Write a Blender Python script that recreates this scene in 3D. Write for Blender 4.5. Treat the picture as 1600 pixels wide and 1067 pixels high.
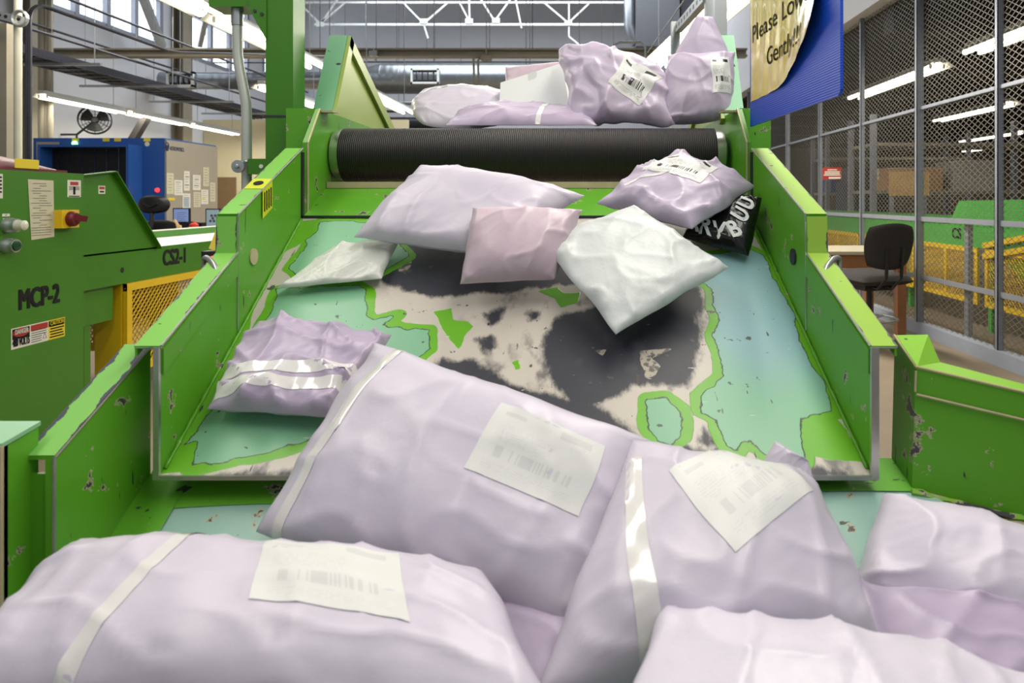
import bpy, math, random
import numpy as np
from mathutils import Vector, Matrix, noise

# ------------------------------------------------------------------ scene, camera, light
S = bpy.context.scene
for o in list(bpy.data.objects):
    bpy.data.objects.remove(o)
COL = S.collection
F, U0, V0, CZ = 1067.0, 910.0, 312.0, 1.25

def P(u, v, Y):
    "the point at distance Y that the photograph shows at (u, v)"
    return Vector(((u - U0) / F * Y, Y, CZ - (v - V0) / F * Y))

cd = bpy.data.cameras.new('camera')
cam = bpy.data.objects.new('camera', cd)
COL.objects.link(cam)
cam.location = (0, 0, CZ)
cam.rotation_euler = (math.pi / 2, 0, 0)
cd.sensor_width = 36.0
cd.lens = F * 36.0 / 1600.0
cd.shift_x = -(U0 - 800) / 1600.0
cd.shift_y = (V0 - 533.5) / 1600.0
cd.clip_start = 0.02
cd.clip_end = 200
cd.dof.use_dof = True
cd.dof.focus_distance = 2.0
cd.dof.aperture_fstop = 5.6
S.camera = cam

S.view_settings.view_transform = 'Standard'
S.view_settings.look = 'None'
S.view_settings.gamma = 1.0
S.view_settings.use_curve_mapping = False
S.view_settings.exposure = -0.24

W = bpy.data.worlds.new('daylight')
S.world = W
W.use_nodes = True
bg = W.node_tree.nodes['Background']
bg.inputs[0].default_value = (0.86, 0.93, 1.0, 1)
bg.inputs[1].default_value = 0.42

def area(name, loc, sx, sy, power, color=(1, 0.95, 0.86), rot=(0, 0, 0), parent=None):
    l = bpy.data.lights.new(name, 'AREA')
    l.shape = 'RECTANGLE'
    l.size, l.size_y, l.energy, l.color = sx, sy, power, color
    o = bpy.data.objects.new(name, l)
    COL.objects.link(o)
    o.location = loc
    o.rotation_euler = rot
    if parent is not None:
        o.parent = parent
        o.location = Vector(loc) - parent.location
    return o

# unseen area lights for the hall's lamp rows, plus one added fill at the back
area('overhead_area_light', (0.75, 1.5, 3.2), 0.5, 4.0, 92)
area('overhead_area_light', (-1.5, 0.8, 3.4), 0.5, 4.0, 62)
area('overhead_area_light', (-0.3, 7.0, 4.5), 3.0, 6.0, 110)
area('overhead_area_light', (-7.0, 10.0, 4.6), 3.0, 8.0, 120, (1, 0.93, 0.8))
area('overhead_area_light', (-2.0, 17.0, 7.5), 9.0, 6.0, 1000, (0.9, 0.95, 1))  # broad unseen fill without a fixture, added to brighten the back wall

# ------------------------------------------------------------------ helpers
def lin(c):
    c = c / 255.0
    return c / 12.92 if c <= 0.04045 else ((c + 0.055) / 1.055) ** 2.4

def rgb(r, g, b):
    return (lin(r), lin(g), lin(b), 1.0)

def nodes_of(m):
    nt = m.node_tree
    return nt, nt.nodes, nt.links, nt.nodes['Principled BSDF']

def mat(name, c, rough=0.5, metal=0.0, var=0.12, scale=8.0, bump=0.0, bscale=40.0, coat=0.0, stretch=(1, 1, 1), alpha=None, trans=0.0):
    m = bpy.data.materials.new(name)
    m.use_nodes = True
    nt, N, L, B = nodes_of(m)
    col = rgb(*c)
    B.inputs['Roughness'].default_value = rough
    B.inputs['Metallic'].default_value = metal
    B.inputs['Coat Weight'].default_value = coat
    B.inputs['Transmission Weight'].default_value = trans
    if alpha is not None:
        B.inputs['Alpha'].default_value = alpha
    tc = N.new('ShaderNodeTexCoord')
    mp = N.new('ShaderNodeMapping')
    mp.inputs['Scale'].default_value = stretch
    L.new(tc.outputs['Object'], mp.inputs[0])
    nz = N.new('ShaderNodeTexNoise')
    nz.inputs['Scale'].default_value = scale
    nz.inputs['Detail'].default_value = 5
    L.new(mp.outputs[0], nz.inputs['Vector'])
    mx = N.new('ShaderNodeMix')
    mx.data_type = 'RGBA'
    L.new(nz.outputs['Fac'], mx.inputs[0])
    mx.inputs[6].default_value = tuple(x * (1 - var) for x in col[:3]) + (1,)
    mx.inputs[7].default_value = tuple(min(1, x * (1 + var)) for x in col[:3]) + (1,)
    L.new(mx.outputs[2], B.inputs['Base Color'])
    if bump > 0:
        n2 = N.new('ShaderNodeTexNoise')
        n2.inputs['Scale'].default_value = bscale
        n2.inputs['Detail'].default_value = 4
        L.new(mp.outputs[0], n2.inputs['Vector'])
        bp = N.new('ShaderNodeBump')
        bp.inputs['Strength'].default_value = bump
        bp.inputs['Distance'].default_value = 0.01
        L.new(n2.outputs['Fac'], bp.inputs['Height'])
        L.new(bp.outputs[0], B.inputs['Normal'])
    return m

def glow(name, c, s):
    m = bpy.data.materials.new(name)
    m.use_nodes = True
    nt, N, L, B = nodes_of(m)
    B.inputs['Base Color'].default_value = rgb(*c)
    B.inputs['Emission Color'].default_value = rgb(*c)
    B.inputs['Emission Strength'].default_value = s
    return m

def ramp(N, stops):
    r = N.new('ShaderNodeValToRGB')
    e = r.color_ramp.elements
    while len(e) > 1:
        e.remove(e[-1])
    e[0].position, e[0].color = stops[0]
    for p, c in stops[1:]:
        k = e.new(p)
        k.color = c
    return r

def painted(name, c, chips=0.66, rough=0.38, chipcol=(62, 62, 66), scratch=True):
    "machine enamel with chips to the primer and steel, and long scratches"
    m = mat(name, c, rough, 0, 0.10, 5.0)
    nt, N, L, B = nodes_of(m)
    src = B.inputs['Base Color'].links[0].from_socket
    tc = N.new('ShaderNodeTexCoord')
    n1 = N.new('ShaderNodeTexNoise')
    n1.inputs['Scale'].default_value = 17
    n1.inputs['Detail'].default_value = 7
    n1.inputs['Roughness'].default_value = 0.62
    L.new(tc.outputs['Object'], n1.inputs['Vector'])
    r1 = ramp(N, [(0, (0, 0, 0, 1)), (chips, (0, 0, 0, 1)), (chips + 0.012, (1, 1, 1, 1))])
    L.new(n1.outputs['Fac'], r1.inputs[0])
    r0 = ramp(N, [(0, (0, 0, 0, 1)), (chips - 0.02, (0, 0, 0, 1)), (chips - 0.01, (1, 1, 1, 1))])
    L.new(n1.outputs['Fac'], r0.inputs[0])
    a = N.new('ShaderNodeMix'); a.data_type = 'RGBA'
    L.new(r0.outputs[0], a.inputs[0]); L.new(src, a.inputs[6]); a.inputs[7].default_value = rgb(176, 170, 138)
    b = N.new('ShaderNodeMix'); b.data_type = 'RGBA'
    L.new(r1.outputs[0], b.inputs[0]); L.new(a.outputs[2], b.inputs[6]); b.inputs[7].default_value = rgb(*chipcol)
    out = b.outputs[2]
    if scratch:
        mp = N.new('ShaderNodeMapping')
        mp.inputs['Scale'].default_value = (30, 60, 9)
        mp.inputs['Rotation'].default_value = (0.5, 0.2, 0.1)
        L.new(tc.outputs['Object'], mp.inputs[0])
        n2 = N.new('ShaderNodeTexNoise')
        n2.inputs['Scale'].default_value = 1.0
        n2.inputs['Detail'].default_value = 3
        L.new(mp.outputs[0], n2.inputs['Vector'])
        r2 = ramp(N, [(0, (0, 0, 0, 1)), (0.70, (0, 0, 0, 1)), (0.715, (1, 1, 1, 1))])
        L.new(n2.outputs['Fac'], r2.inputs[0])
        d = N.new('ShaderNodeMix'); d.data_type = 'RGBA'
        L.new(r2.outputs[0], d.inputs[0]); L.new(out, d.inputs[6]); d.inputs[7].default_value = rgb(48, 58, 44)
        out = d.outputs[2]
    L.new(out, B.inputs['Base Color'])
    return m

class MB:
    def __init__(s):
        s.v, s.f, s.mi, s.uv, s.k = [], [], [], {}, 0
    def add(s, vs, fs):
        o = len(s.v)
        s.v += [Vector(q) for q in vs]
        for f in fs:
            s.f.append([i + o for i in f])
            s.mi.append(s.k)
        return s
    def frame_box(s, c, ax, ay, az):
        "box from centre and three half-axis vectors"
        c, ax, ay, az = Vector(c), Vector(ax), Vector(ay), Vector(az)
        vs = [c + ax * i + ay * j + az * k for i in (-1, 1) for j in (-1, 1) for k in (-1, 1)]
        fs = [(0, 1, 3, 2), (4, 6, 7, 5), (0, 4, 5, 1), (2, 3, 7, 6), (0, 2, 6, 4), (1, 5, 7, 3)]
        if ax.cross(ay).dot(az) < 0:
            fs = [f[::-1] for f in fs]
        return s.add(vs, fs)
    def box(s, x0, x1, y0, y1, z0, z1):
        return s.frame_box(((x0 + x1) / 2, (y0 + y1) / 2, (z0 + z1) / 2), ((x1 - x0) / 2, 0, 0), (0, (y1 - y0) / 2, 0), (0, 0, (z1 - z0) / 2))
    def bar(s, p0, p1, w, h, up=(0, 0, 1)):
        p0, p1 = Vector(p0), Vector(p1)
        d = p1 - p0
        a = d.normalized()
        x = a.cross(Vector(up))
        if x.length < 1e-4:
            x = a.cross(Vector((0, 1, 0)))
        x.normalize()
        z = x.cross(a)
        return s.frame_box((p0 + p1) / 2, d / 2, x * w / 2, z * h / 2)
    def tube(s, pts, r, n=10, closed=False, caps=True):
        pts = [Vector(p) for p in pts]
        m = len(pts)
        rs = r if isinstance(r, (list, tuple)) else [r] * m
        vs, fs = [], []
        x = None
        for i, p in enumerate(pts):
            if closed:
                d = pts[(i + 1) % m] - pts[i - 1]
            else:
                d = pts[min(i + 1, m - 1)] - pts[max(i - 1, 0)]
            d.normalize()
            if x is None:
                x = d.cross(Vector((0, 0, 1)))
                if x.length < 1e-3:
                    x = d.cross(Vector((0, 1, 0)))
            x = x - d * x.dot(d)
            x.normalize()
            y = d.cross(x)
            for k in range(n):
                t = 2 * math.pi * k / n
                vs.append(p + (x * math.cos(t) + y * math.sin(t)) * rs[i])
        for i in range(m if closed else m - 1):
            for k in range(n):
                a, b = i * n + k, i * n + (k + 1) % n
                c, d2 = ((i + 1) % m) * n + (k + 1) % n, ((i + 1) % m) * n + k
                fs.append((a, b, c, d2))
        if caps and not closed:
            fs.append(tuple(range(n))[::-1])
            fs.append(tuple((m - 1) * n + k for k in range(n)))
        return s.add(vs, fs)
    def lathe(s, c, axis, prof, n=32):
        "profile [(distance along the axis, radius)]"
        c, a = Vector(c), Vector(axis).normalized()
        x = a.cross(Vector((0, 0, 1)))
        if x.length < 1e-3:
            x = Vector((1, 0, 0))
        x.normalize()
        y = a.cross(x)
        vs, fs = [], []
        for d, r in prof:
            for k in range(n):
                t = 2 * math.pi * k / n
                vs.append(c + a * d + (x * math.cos(t) + y * math.sin(t)) * max(r, 1e-4))
        for i in range(len(prof) - 1):
            for k in range(n):
                fs.append((i * n + k, i * n + (k + 1) % n, (i + 1) * n + (k + 1) % n, (i + 1) * n + k))
        fs.append(tuple(range(n))[::-1])
        fs.append(tuple((len(prof) - 1) * n + k for k in range(n)))
        return s.add(vs, fs)
    def prism(s, poly, ext):
        "closed polygon (3D points) extruded along a vector"
        e = Vector(ext)
        p = [Vector(q) for q in poly]
        n = len(p)
        nor = Vector((0, 0, 0))
        for i in range(n):
            nor += (p[i]).cross(p[(i + 1) % n])
        fl = nor.dot(e) > 0
        vs = p + [q + e for q in p]
        fs = [tuple(range(n))[::-1] if fl else tuple(range(n)),
              tuple(range(n, 2 * n)) if fl else tuple(range(n, 2 * n))[::-1]]
        for i in range(n):
            q = (i, (i + 1) % n, n + (i + 1) % n, n + i)
            fs.append(q if fl else q[::-1])
        return s.add(vs, fs)
    def grid(s, fn, nu, nv, flip=False):
        vs = [fn(i / nu, j / nv) for j in range(nv + 1) for i in range(nu + 1)]
        fs = []
        for j in range(nv):
            for i in range(nu):
                a = j * (nu + 1) + i
                q = (a, a + 1, a + nu + 2, a + nu + 1)
                fs.append(q[::-1] if flip else q)
        return s.add(vs, fs)
    def patch(s, o, ux, uy, x0, y0, x1, y1, lift=0.0, th=0.0008):
        "thin sheet on the plane (o, ux, uy)"
        o, ux, uy = Vector(o), Vector(ux), Vector(uy)
        n = ux.cross(uy).normalized()
        c = o + ux * (x0 + x1) / 2 + uy * (y0 + y1) / 2 + n * (lift + th / 2)
        return s.frame_box(c, ux * (x1 - x0) / 2, uy * (y1 - y0) / 2, n * th / 2)
    def text(s, t, o, ux, uy, x, y, size, xs=1.0, bold=0.0, lift=0.001, fn=None, align='LEFT', width=None):
        vs, fs, w = glyphs(t)
        if bold:
            n = len(vs)
            k = [(dx * bold * 2, dy * bold * .7) for dx in (-1, -.5, 0, .5, 1) for dy in (-1, 1)]
            fs = [tuple(i + n * j for i in f) for j in range(len(k)) for f in fs]
            step_ = [j for j in range(len(k)) for _ in range(n)]
            vs = [(a + dx, b + dy) for dx, dy in k for a, b in vs]
        else:
            step_ = [0] * len(vs)
        if width:
            xs = width / (w * size)
        o, ux, uy = Vector(o), Vector(ux), Vector(uy)
        n = ux.cross(uy).normalized()
        dx = -w * size * xs / 2 if align == 'CENTER' else 0
        if fn:
            pts = [fn(x + dx + a * size * xs, y + b * size) for a, b in vs]
        else:
            pts = [o + ux * (x + dx + a * size * xs) + uy * (y + b * size) + n * (lift + .00018 * q) for (a, b), q in zip(vs, step_)]
        return s.add(pts, fs)
    def build(s, name, mats, parent=None, smooth=False, label=None, kind=None, origin=None, auto=None):
        if not isinstance(mats, (list, tuple)):
            mats = [mats]
        off = Vector((0, 0, 0))
        if parent is not None:
            q = parent
            while q is not None:
                off += q.location
                q = q.parent
        elif origin is not None:
            off = Vector(origin)
        else:
            lo = Vector([min(p[i] for p in s.v) for i in range(3)])
            hi = Vector([max(p[i] for p in s.v) for i in range(3)])
            off = Vector(((lo.x + hi.x) / 2, (lo.y + hi.y) / 2, lo.z))
        me = bpy.data.meshes.new(name)
        me.from_pydata([p - off for p in s.v], [], s.f)
        for m in mats:
            me.materials.append(m)
        me.polygons.foreach_set('material_index', s.mi)
        if smooth:
            me.polygons.foreach_set('use_smooth', [True] * len(me.polygons))
            if smooth is not True:
                me.set_sharp_from_angle(angle=smooth)
        if s.uv:
            ul = me.uv_layers.new(name='UVMap')
            for lp in me.loops:
                ul.data[lp.index].uv = s.uv.get(lp.vertex_index, (0, 0))
        me.update()
        o = bpy.data.objects.new(name, me)
        COL.objects.link(o)
        if parent is not None:
            o.parent = parent
        else:
            o.location = off
        if label: o['label'] = label
        if kind: o['kind'] = kind
        return o

_gl = {}
def glyphs(t, bold=0.0):
    key = (t, bold)
    if key not in _gl:
        c = bpy.data.curves.new('lettering', 'FONT')
        c.body = t
        c.offset = bold
        c.resolution_u = 3
        o = bpy.data.objects.new('lettering', c)
        COL.objects.link(o)
        dg = bpy.context.evaluated_depsgraph_get()
        me = o.evaluated_get(dg).to_mesh()
        vs = [(v.co.x, v.co.y) for v in me.vertices]
        fs = [tuple(p.vertices) for p in me.polygons]
        fs = [f if (vs[f[1]][0] - vs[f[0]][0]) * (vs[f[2]][1] - vs[f[0]][1]) - (vs[f[1]][1] - vs[f[0]][1]) * (vs[f[2]][0] - vs[f[0]][0]) > 0 else f[::-1] for f in fs]
        o.evaluated_get(dg).to_mesh_clear()
        bpy.data.objects.remove(o)
        bpy.data.curves.remove(c)
        _gl[key] = (vs, fs, max(a for a, b in vs))
    return _gl[key]

def tag(o, label, cat, group=None):
    o['label'] = label
    o['category'] = cat
    if group: o['group'] = group
    return o

def thing(name, label, cat, loc, group=None):
    o = bpy.data.objects.new(name, None)
    COL.objects.link(o)
    o.location = loc
    o.empty_display_size = 0.1
    return tag(o, label, cat, group)

def struct(name, mb, m, **k):
    return mb.build(name, m, kind='structure', **k)

SM = math.radians(40)

# ------------------------------------------------------------------ materials
GREEN = painted('green_enamel', (90, 160, 34), chips=.645)
GREEN_CLEAN = painted('green_enamel_clean_shaded', (62, 124, 18), chips=0.8, scratch=False)  # few chips; the cabinet's shade is put into this darker green
GREEN_BG = mat('green_enamel_far', (70, 165, 60), 0.4, 0, 0.1)
MINT_PAINT = painted('pale_green_enamel', (140, 190, 150), chips=0.7)
BARE = mat('bare_steel_edge', (190, 190, 185), 0.3, 0.9, 0.2, 30)
DARKSTEEL = mat('worn_dark_steel', (70, 70, 78), 0.4, 0.6, 0.3, 20)
GALV = mat('galvanized_steel', (176, 180, 180), 0.38, 0.75, 0.15, 14)
GALV_WARM = mat('painted_steel_beam', (150, 143, 125), 0.5, 0.2, 0.15, 6)
DUCT = mat('spiral_duct_steel', (150, 155, 160), 0.3, 0.85, 0.18, 6)
FENCE_M = mat('fence_steel', (150, 154, 164), 0.45, 0.5, 0.12, 10)
MESH_M = mat('woven_wire', (122, 118, 108), 0.45, 0.5, 0.1, 20)
YELLOW = mat('yellow_enamel', (226, 186, 20), 0.45, 0, 0.12, 6)
BLACK = mat('black_plastic', (22, 22, 24), 0.4, 0, 0.2, 12)
FABRIC = mat('charcoal_upholstery', (44, 40, 38), 0.9, 0, 0.2, 60, 0.3, 300)
RUBBER = mat('black_ribbed_rubber', (24, 20, 20), 0.5, 0, 0.2, 10)
CREAMBAR = mat('worn_cream_bar', (190, 175, 140), 0.45, 0.2, 0.25, 20)
WHITE = mat('white_board', (226, 230, 228), 0.55, 0, 0.03, 6)
PAPER = mat('white_paper', (222, 220, 208), 0.7, 0, 0.04, 9)
PAPERTAN = mat('aged_paper', (205, 200, 172), 0.7, 0, 0.05, 9)
INK = mat('black_ink', (9, 9, 9), 0.85, 0, 0.05)
GREYINK = mat('grey_ink', (110, 110, 108), 0.6, 0, 0.05)
RED = mat('red_print', (170, 44, 34), 0.5, 0, 0.08)
MAROON = mat('maroon_plastic', (110, 24, 34), 0.42, 0, 0.12)
YLABEL = mat('yellow_label', (232, 205, 30), 0.5, 0, 0.05)
BLUE = mat('blue_machine_enamel', (38, 84, 160), 0.4, 0, 0.06)
GREYPAN = mat('grey_panel', (160, 152, 136), 0.55, 0, 0.05)
CURTAIN = mat('lead_curtain', (12, 12, 20), 0.6, 0, 0.3, 20)
WALLW = mat('white_metal_siding', (205, 207, 212), 0.6, 0, 0.04, 3)
WALLC = mat('cream_wall', (226, 214, 176), 0.7, 0, 0.04, 3)
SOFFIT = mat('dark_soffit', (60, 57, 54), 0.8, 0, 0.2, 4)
CONC = mat('concrete_floor', (140, 125, 105), 0.55, 0, 0.22, 2.2, 0.05, 30)
WOOD = mat('wood_veneer', (150, 100, 62), 0.5, 0, 0.2, 6, stretch=(1, 8, 8))
WOODTOP = mat('desk_laminate', (178, 168, 145), 0.4, 0, 0.08, 6)
PLY = mat('plywood', (205, 165, 105), 0.6, 0, 0.15, 5)
CARD = mat('cardboard', (176, 134, 92), 0.75, 0, 0.1, 8)
BOARD = mat('corrugated_plastic_blue', (12, 74, 205), 0.4, 0, 0.06, 5)
SLEEVE = mat('yellow_paper_in_sleeve', (242, 214, 38), 0.2, 0, 0.08, 8, 0.15, 25, coat=0.8)
PLASTW = mat('white_poly', (200, 205, 204), 0.42, 0, 0.04, 8, 0.12, 60)
LAVM = mat('soft_mauve_poly', (190, 178, 199), 0.37, 0, 0.05, 7, 0.07, 40)
LAV = mat('lavender_poly', (204, 197, 212), 0.38, 0, 0.05, 7, 0.07, 40)
LAV2 = mat('rosy_lavender_poly', (200, 180, 192), 0.38, 0, 0.05, 7, 0.07, 40)
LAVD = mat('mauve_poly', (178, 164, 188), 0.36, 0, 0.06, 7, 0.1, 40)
CLEARW = mat('frosted_poly', (205, 208, 200), 0.3, 0, 0.05, 9, 0.25, 60)
BLACKPOLY = mat('black_glossy_poly', (10, 10, 12), 0.2, 0, 0.2, 10, 0.15, 40)
STRIP = mat('clear_tape_strip', (226, 224, 222), 0.16, 0, 0.04, 12, coat=0.6)
LENS = mat('milky_lens', (225, 222, 205), 0.2, 0, 0.03)
TUBE = glow('fluorescent_tube', (255, 246, 222), 10.0)
GREENLED = glow('green_lamp', (120, 255, 170), 6.0)
REDLED = glow('red_lamp', (255, 40, 40), 5.0)
SCREEN = glow('monitor_screen', (120, 140, 190), 0.55)
SCREEN2 = glow('scan_screen', (130, 150, 160), 0.5)
PANE = glow('bright_daylit_pane', (238, 246, 255), 2.2)
GLASS = mat('window_glass', (240, 246, 255), 0.05, 0, 0.0, trans=1.0)
GLASS.node_tree.nodes['Principled BSDF'].inputs['IOR'].default_value = 1.02

def ring_bump(m, axis, freq, strength):
    nt, N, L, B = nodes_of(m)
    tc = N.new('ShaderNodeTexCoord')
    w = N.new('ShaderNodeTexWave')
    w.bands_direction = axis
    w.inputs['Scale'].default_value = freq
    L.new(tc.outputs['Object'], w.inputs['Vector'])
    bp = N.new('ShaderNodeBump')
    bp.inputs['Strength'].default_value = strength
    bp.inputs['Distance'].default_value = 0.004
    L.new(w.outputs['Fac'], bp.inputs['Height'])
    L.new(bp.outputs[0], B.inputs['Normal'])
ring_bump(RUBBER, 'X', 55, 0.5)
ring_bump(DUCT, 'X', 1.6, 0.5)
ring_bump(WALLW, 'X', 0.55, 0.25)
ring_bump(BOARD, 'Z', 60, 0.15)

def label_material():
    m = bpy.data.materials.new('shipping_label_print')
    m.use_nodes = True
    nt, N, L, B = nodes_of(m)
    B.inputs['Roughness'].default_value = 0.45
    uv = N.new('ShaderNodeUVMap')
    sp = N.new('ShaderNodeSeparateXYZ')
    L.new(uv.outputs[0], sp.inputs[0])
    def M(op, a, b=None, c=None):
        n = N.new('ShaderNodeMath'); n.operation = op
        for i, q in enumerate((a, b, c)):
            if q is None: continue
            if isinstance(q, (int, float)): n.inputs[i].default_value = q
            else: L.new(q, n.inputs[i])
        return n.outputs[0]
    def within(s, lo, hi):
        return M('MULTIPLY', M('GREATER_THAN', s, lo), M('LESS_THAN', s, hi))
    u, v = sp.outputs[0], sp.outputs[1]
    def white(a, b=0.0):
        n = N.new('ShaderNodeTexWhiteNoise'); n.noise_dimensions = '2D'
        cb = N.new('ShaderNodeCombineXYZ')
        L.new(a, cb.inputs[0])
        if isinstance(b, float): cb.inputs[1].default_value = b
        else: L.new(b, cb.inputs[1])
        L.new(cb.outputs[0], n.inputs['Vector'])
        return n.outputs['Value']
    bars = M('GREATER_THAN', white(M('FLOOR', M('MULTIPLY', u, 70))), 0.48)
    code = M('MULTIPLY', bars, M('MULTIPLY', within(u, 0.16, 0.84), within(v, 0.27, 0.42)))
    row = M('FLOOR', M('MULTIPLY', v, 30))
    line = within(M('FRACT', M('MULTIPLY', v, 30)), 0.25, 0.7)
    ch = M('GREATER_THAN', white(M('FLOOR', M('MULTIPLY', u, 60)), row), 0.4)
    txt = M('MULTIPLY', M('MULTIPLY', line, ch), M('MULTIPLY', within(u, 0.1, 0.62), within(v, 0.48, 0.72)))
    txt2 = M('MULTIPLY', M('MULTIPLY', line, ch), M('MULTIPLY', within(u, 0.1, 0.9), within(v, 0.08, 0.2)))
    blk = M('MULTIPLY', within(u, 0.62, 0.9), within(v, 0.83, 0.93))
    blk2 = M('MULTIPLY', within(u, 0.1, 0.3), within(v, 0.84, 0.9))
    f = M('MAXIMUM', M('MAXIMUM', code, blk), M('MAXIMUM', M('MULTIPLY', M('MAXIMUM', txt, txt2), 0.55), blk2))
    mx = N.new('ShaderNodeMix'); mx.data_type = 'RGBA'
    L.new(f, mx.inputs[0])
    mx.inputs[6].default_value = rgb(218, 219, 216)
    mx.inputs[7].default_value = rgb(34, 34, 38)
    L.new(mx.outputs[2], B.inputs['Base Color'])
    return m
LABEL = label_material()
LABEL_FAINT = LABEL.copy()
for n_ in LABEL_FAINT.node_tree.nodes:
    if n_.type == 'MIX': n_.inputs[7].default_value = rgb(205, 206, 204)

# ------------------------------------------------------------------ room shell
mb = MB(); mb.box(-12, 16, -5, 28, -0.2, 0); struct('floor', mb, CONC)
mb = MB(); mb.box(-10.2, 3.4, 24, 24.2, 0, 9); struct('wall_back', mb, WALLW)
mb = MB(); mb.box(-10.2, 16, -3, 24.2, 9, 9.15); struct('ceiling', mb, mat('roof_deck', (150, 150, 152), 0.8))

# left wall with its window openings
WIN = [(12.6, 16.2), (17.4, 20.4), (21.4, 23.4)]
WZ0, WZ1 = 4.9, 8.2
mb = MB()
mb.box(-10.2, -10, -3, 24, 0, WZ0)
mb.box(-10.2, -10, -3, 24, WZ1, 9)
ys = [-3] + [q for w in WIN for q in w] + [24]
for i in range(0, len(ys), 2):
    mb.box(-10.2, -10, ys[i], ys[i + 1], WZ0, WZ1)
struct('wall_left', mb, WALLW)
for i, (a, b) in enumerate(WIN):
    mb = MB()
    nc = 4 if b - a > 3.2 else (3 if b - a > 2.5 else 2)
    for k in range(nc + 1):
        y = a + (b - a) * k / nc
        mb.box(-10.16, -9.98, y - 0.06, y + 0.06, WZ0, WZ1)
    for k in range(4):
        z = WZ0 + (WZ1 - WZ0) * k / 3
        mb.box(-10.14, -9.99, a, b, z - 0.05, z + 0.05)
    w = struct('window_%d' % (i + 1), mb, FENCE_M)
    g = MB(); g.box(-10.09, -10.08, a, b, WZ0, WZ1)
    g.build('pane', PANE, w, label='panes blown out by daylight')

# office partition at the back left with its brown door
mb = MB(); mb.box(-9.99, -4.6, 18.0, 18.12, 0, 3.36); struct('wall_office', mb, WALLC)
mb = MB()
a, b = P(340, 300, 17.98), P(369, 300, 17.98)
mb.box(a.x - 0.25, b.x, 17.95, 17.99, 0, CZ + (312 - 277) * 17.98 / F)
d = struct('door_1', mb, mat('brown_door', (130, 105, 72), 0.5))
mb = MB(); mb.tube([(b.x - 0.08, 17.95, 1.0), (b.x - 0.08, 17.9, 1.0), (b.x - 0.2, 17.9, 1.0)], 0.012, 8); mb.build('handle', GALV, d)
mb = MB(); mb.box(-9.99, -9.9, 9, 13.9, 0, 0.1); struct('baseboard_left', mb, SOFFIT)

# mezzanine over the fenced area
mb = MB(); mb.box(3.05, 3.25, 4.0, 24, 3.3, 8.9); struct('wall_mezzanine', mb, WALLW)
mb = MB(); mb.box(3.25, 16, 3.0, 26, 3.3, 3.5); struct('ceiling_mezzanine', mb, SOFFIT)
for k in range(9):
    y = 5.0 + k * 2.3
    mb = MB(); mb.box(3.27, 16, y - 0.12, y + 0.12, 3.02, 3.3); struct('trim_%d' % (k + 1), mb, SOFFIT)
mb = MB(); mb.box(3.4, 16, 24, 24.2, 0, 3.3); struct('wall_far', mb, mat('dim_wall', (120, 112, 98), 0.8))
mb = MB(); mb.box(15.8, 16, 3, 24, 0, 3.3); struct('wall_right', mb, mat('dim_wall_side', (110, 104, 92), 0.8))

# ------------------------------------------------------------------ the steel chute
def worn_paint(name, c, amount):
    "enamel on a flange that has rubbed through along both edges"
    m = painted(name, c, chips=.66)
    nt, N, L, B = nodes_of(m)
    src = B.inputs['Base Color'].links[0].from_socket
    uv = N.new('ShaderNodeUVMap'); sp = N.new('ShaderNodeSeparateXYZ'); L.new(uv.outputs[0], sp.inputs[0])
    tc = N.new('ShaderNodeTexCoord'); nz = N.new('ShaderNodeTexNoise')
    nz.inputs['Scale'].default_value = 19; nz.inputs['Detail'].default_value = 7; nz.inputs['Roughness'].default_value = .62
    L.new(tc.outputs['Object'], nz.inputs['Vector'])
    def M(op, a, b):
        n = N.new('ShaderNodeMath'); n.operation = op
        for i, q in enumerate((a, b)):
            if isinstance(q, (int, float)): n.inputs[i].default_value = q
            else: L.new(q, n.inputs[i])
        return n.outputs[0]
    e = M('POWER', M('ABSOLUTE', M('SUBTRACT', M('MULTIPLY', sp.outputs[1], 2), 1), 0), 2.0)
    e = M('ADD', M('MULTIPLY', e, .42), nz.outputs['Fac'])
    r = ramp(N, [(0, (0, 0, 0, 1)), (1 - amount, (0, 0, 0, 1)), (1 - amount + .012, (1, 1, 1, 1))])
    L.new(e, r.inputs[0])
    x = N.new('ShaderNodeMix'); x.data_type = 'RGBA'
    L.new(r.outputs[0], x.inputs[0]); L.new(src, x.inputs[6]); x.inputs[7].default_value = rgb(72, 74, 88)
    L.new(x.outputs[2], B.inputs['Base Color'])
    return m
WORN = worn_paint('rubbed_lit_flange_enamel', (128, 192, 92), .20)  # rubbed edges; base lightened for the light falling from above
WORN2 = worn_paint('lit_lightly_rubbed_enamel', (126, 196, 78), .085)  # same lit base colour, lighter than the walls, with less rubbing
WORN3 = worn_paint('warm_lit_flange_enamel', (150, 190, 66), .06)  # warm highlight of the right flange mixed into the green
def worn_top(name, A, Bq, m, parent):
    "thin paint skin over a flange, from edge line A to edge line B"
    mb = MB()
    n = len(A)
    mb.add([Vector(p) + Vector((0, 0, .0004)) for p in A] + [Vector(p) + Vector((0, 0, .0004)) for p in Bq], [])
    for i in range(n - 1):
        a, b, c, d = mb.v[i], mb.v[i + 1], mb.v[n + i + 1], mb.v[n + i]
        f = [i, i + 1, n + i + 1, n + i]
        if (b - a).cross(d - a).dot(Vector((0, -1, 1))) < 0: f = f[::-1]
        mb.f.append(f); mb.mi.append(0)
    for i in range(n):
        mb.uv[i] = (i, 0.0); mb.uv[n + i] = (i, 1.0)
    return mb.build('worn_paint', m, parent)
Y0, YS, Y1, Y2 = 1.14, 1.424, 1.80, 2.0
HW = 0.594
def xc(Y): return -0.111 - 0.053 * (Y - Y0)
def zf(Y): return 0.7895 + 0.627 * (Y - Y0) if Y <= Y1 else 1.203 + 0.42 * (Y - Y1)
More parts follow.
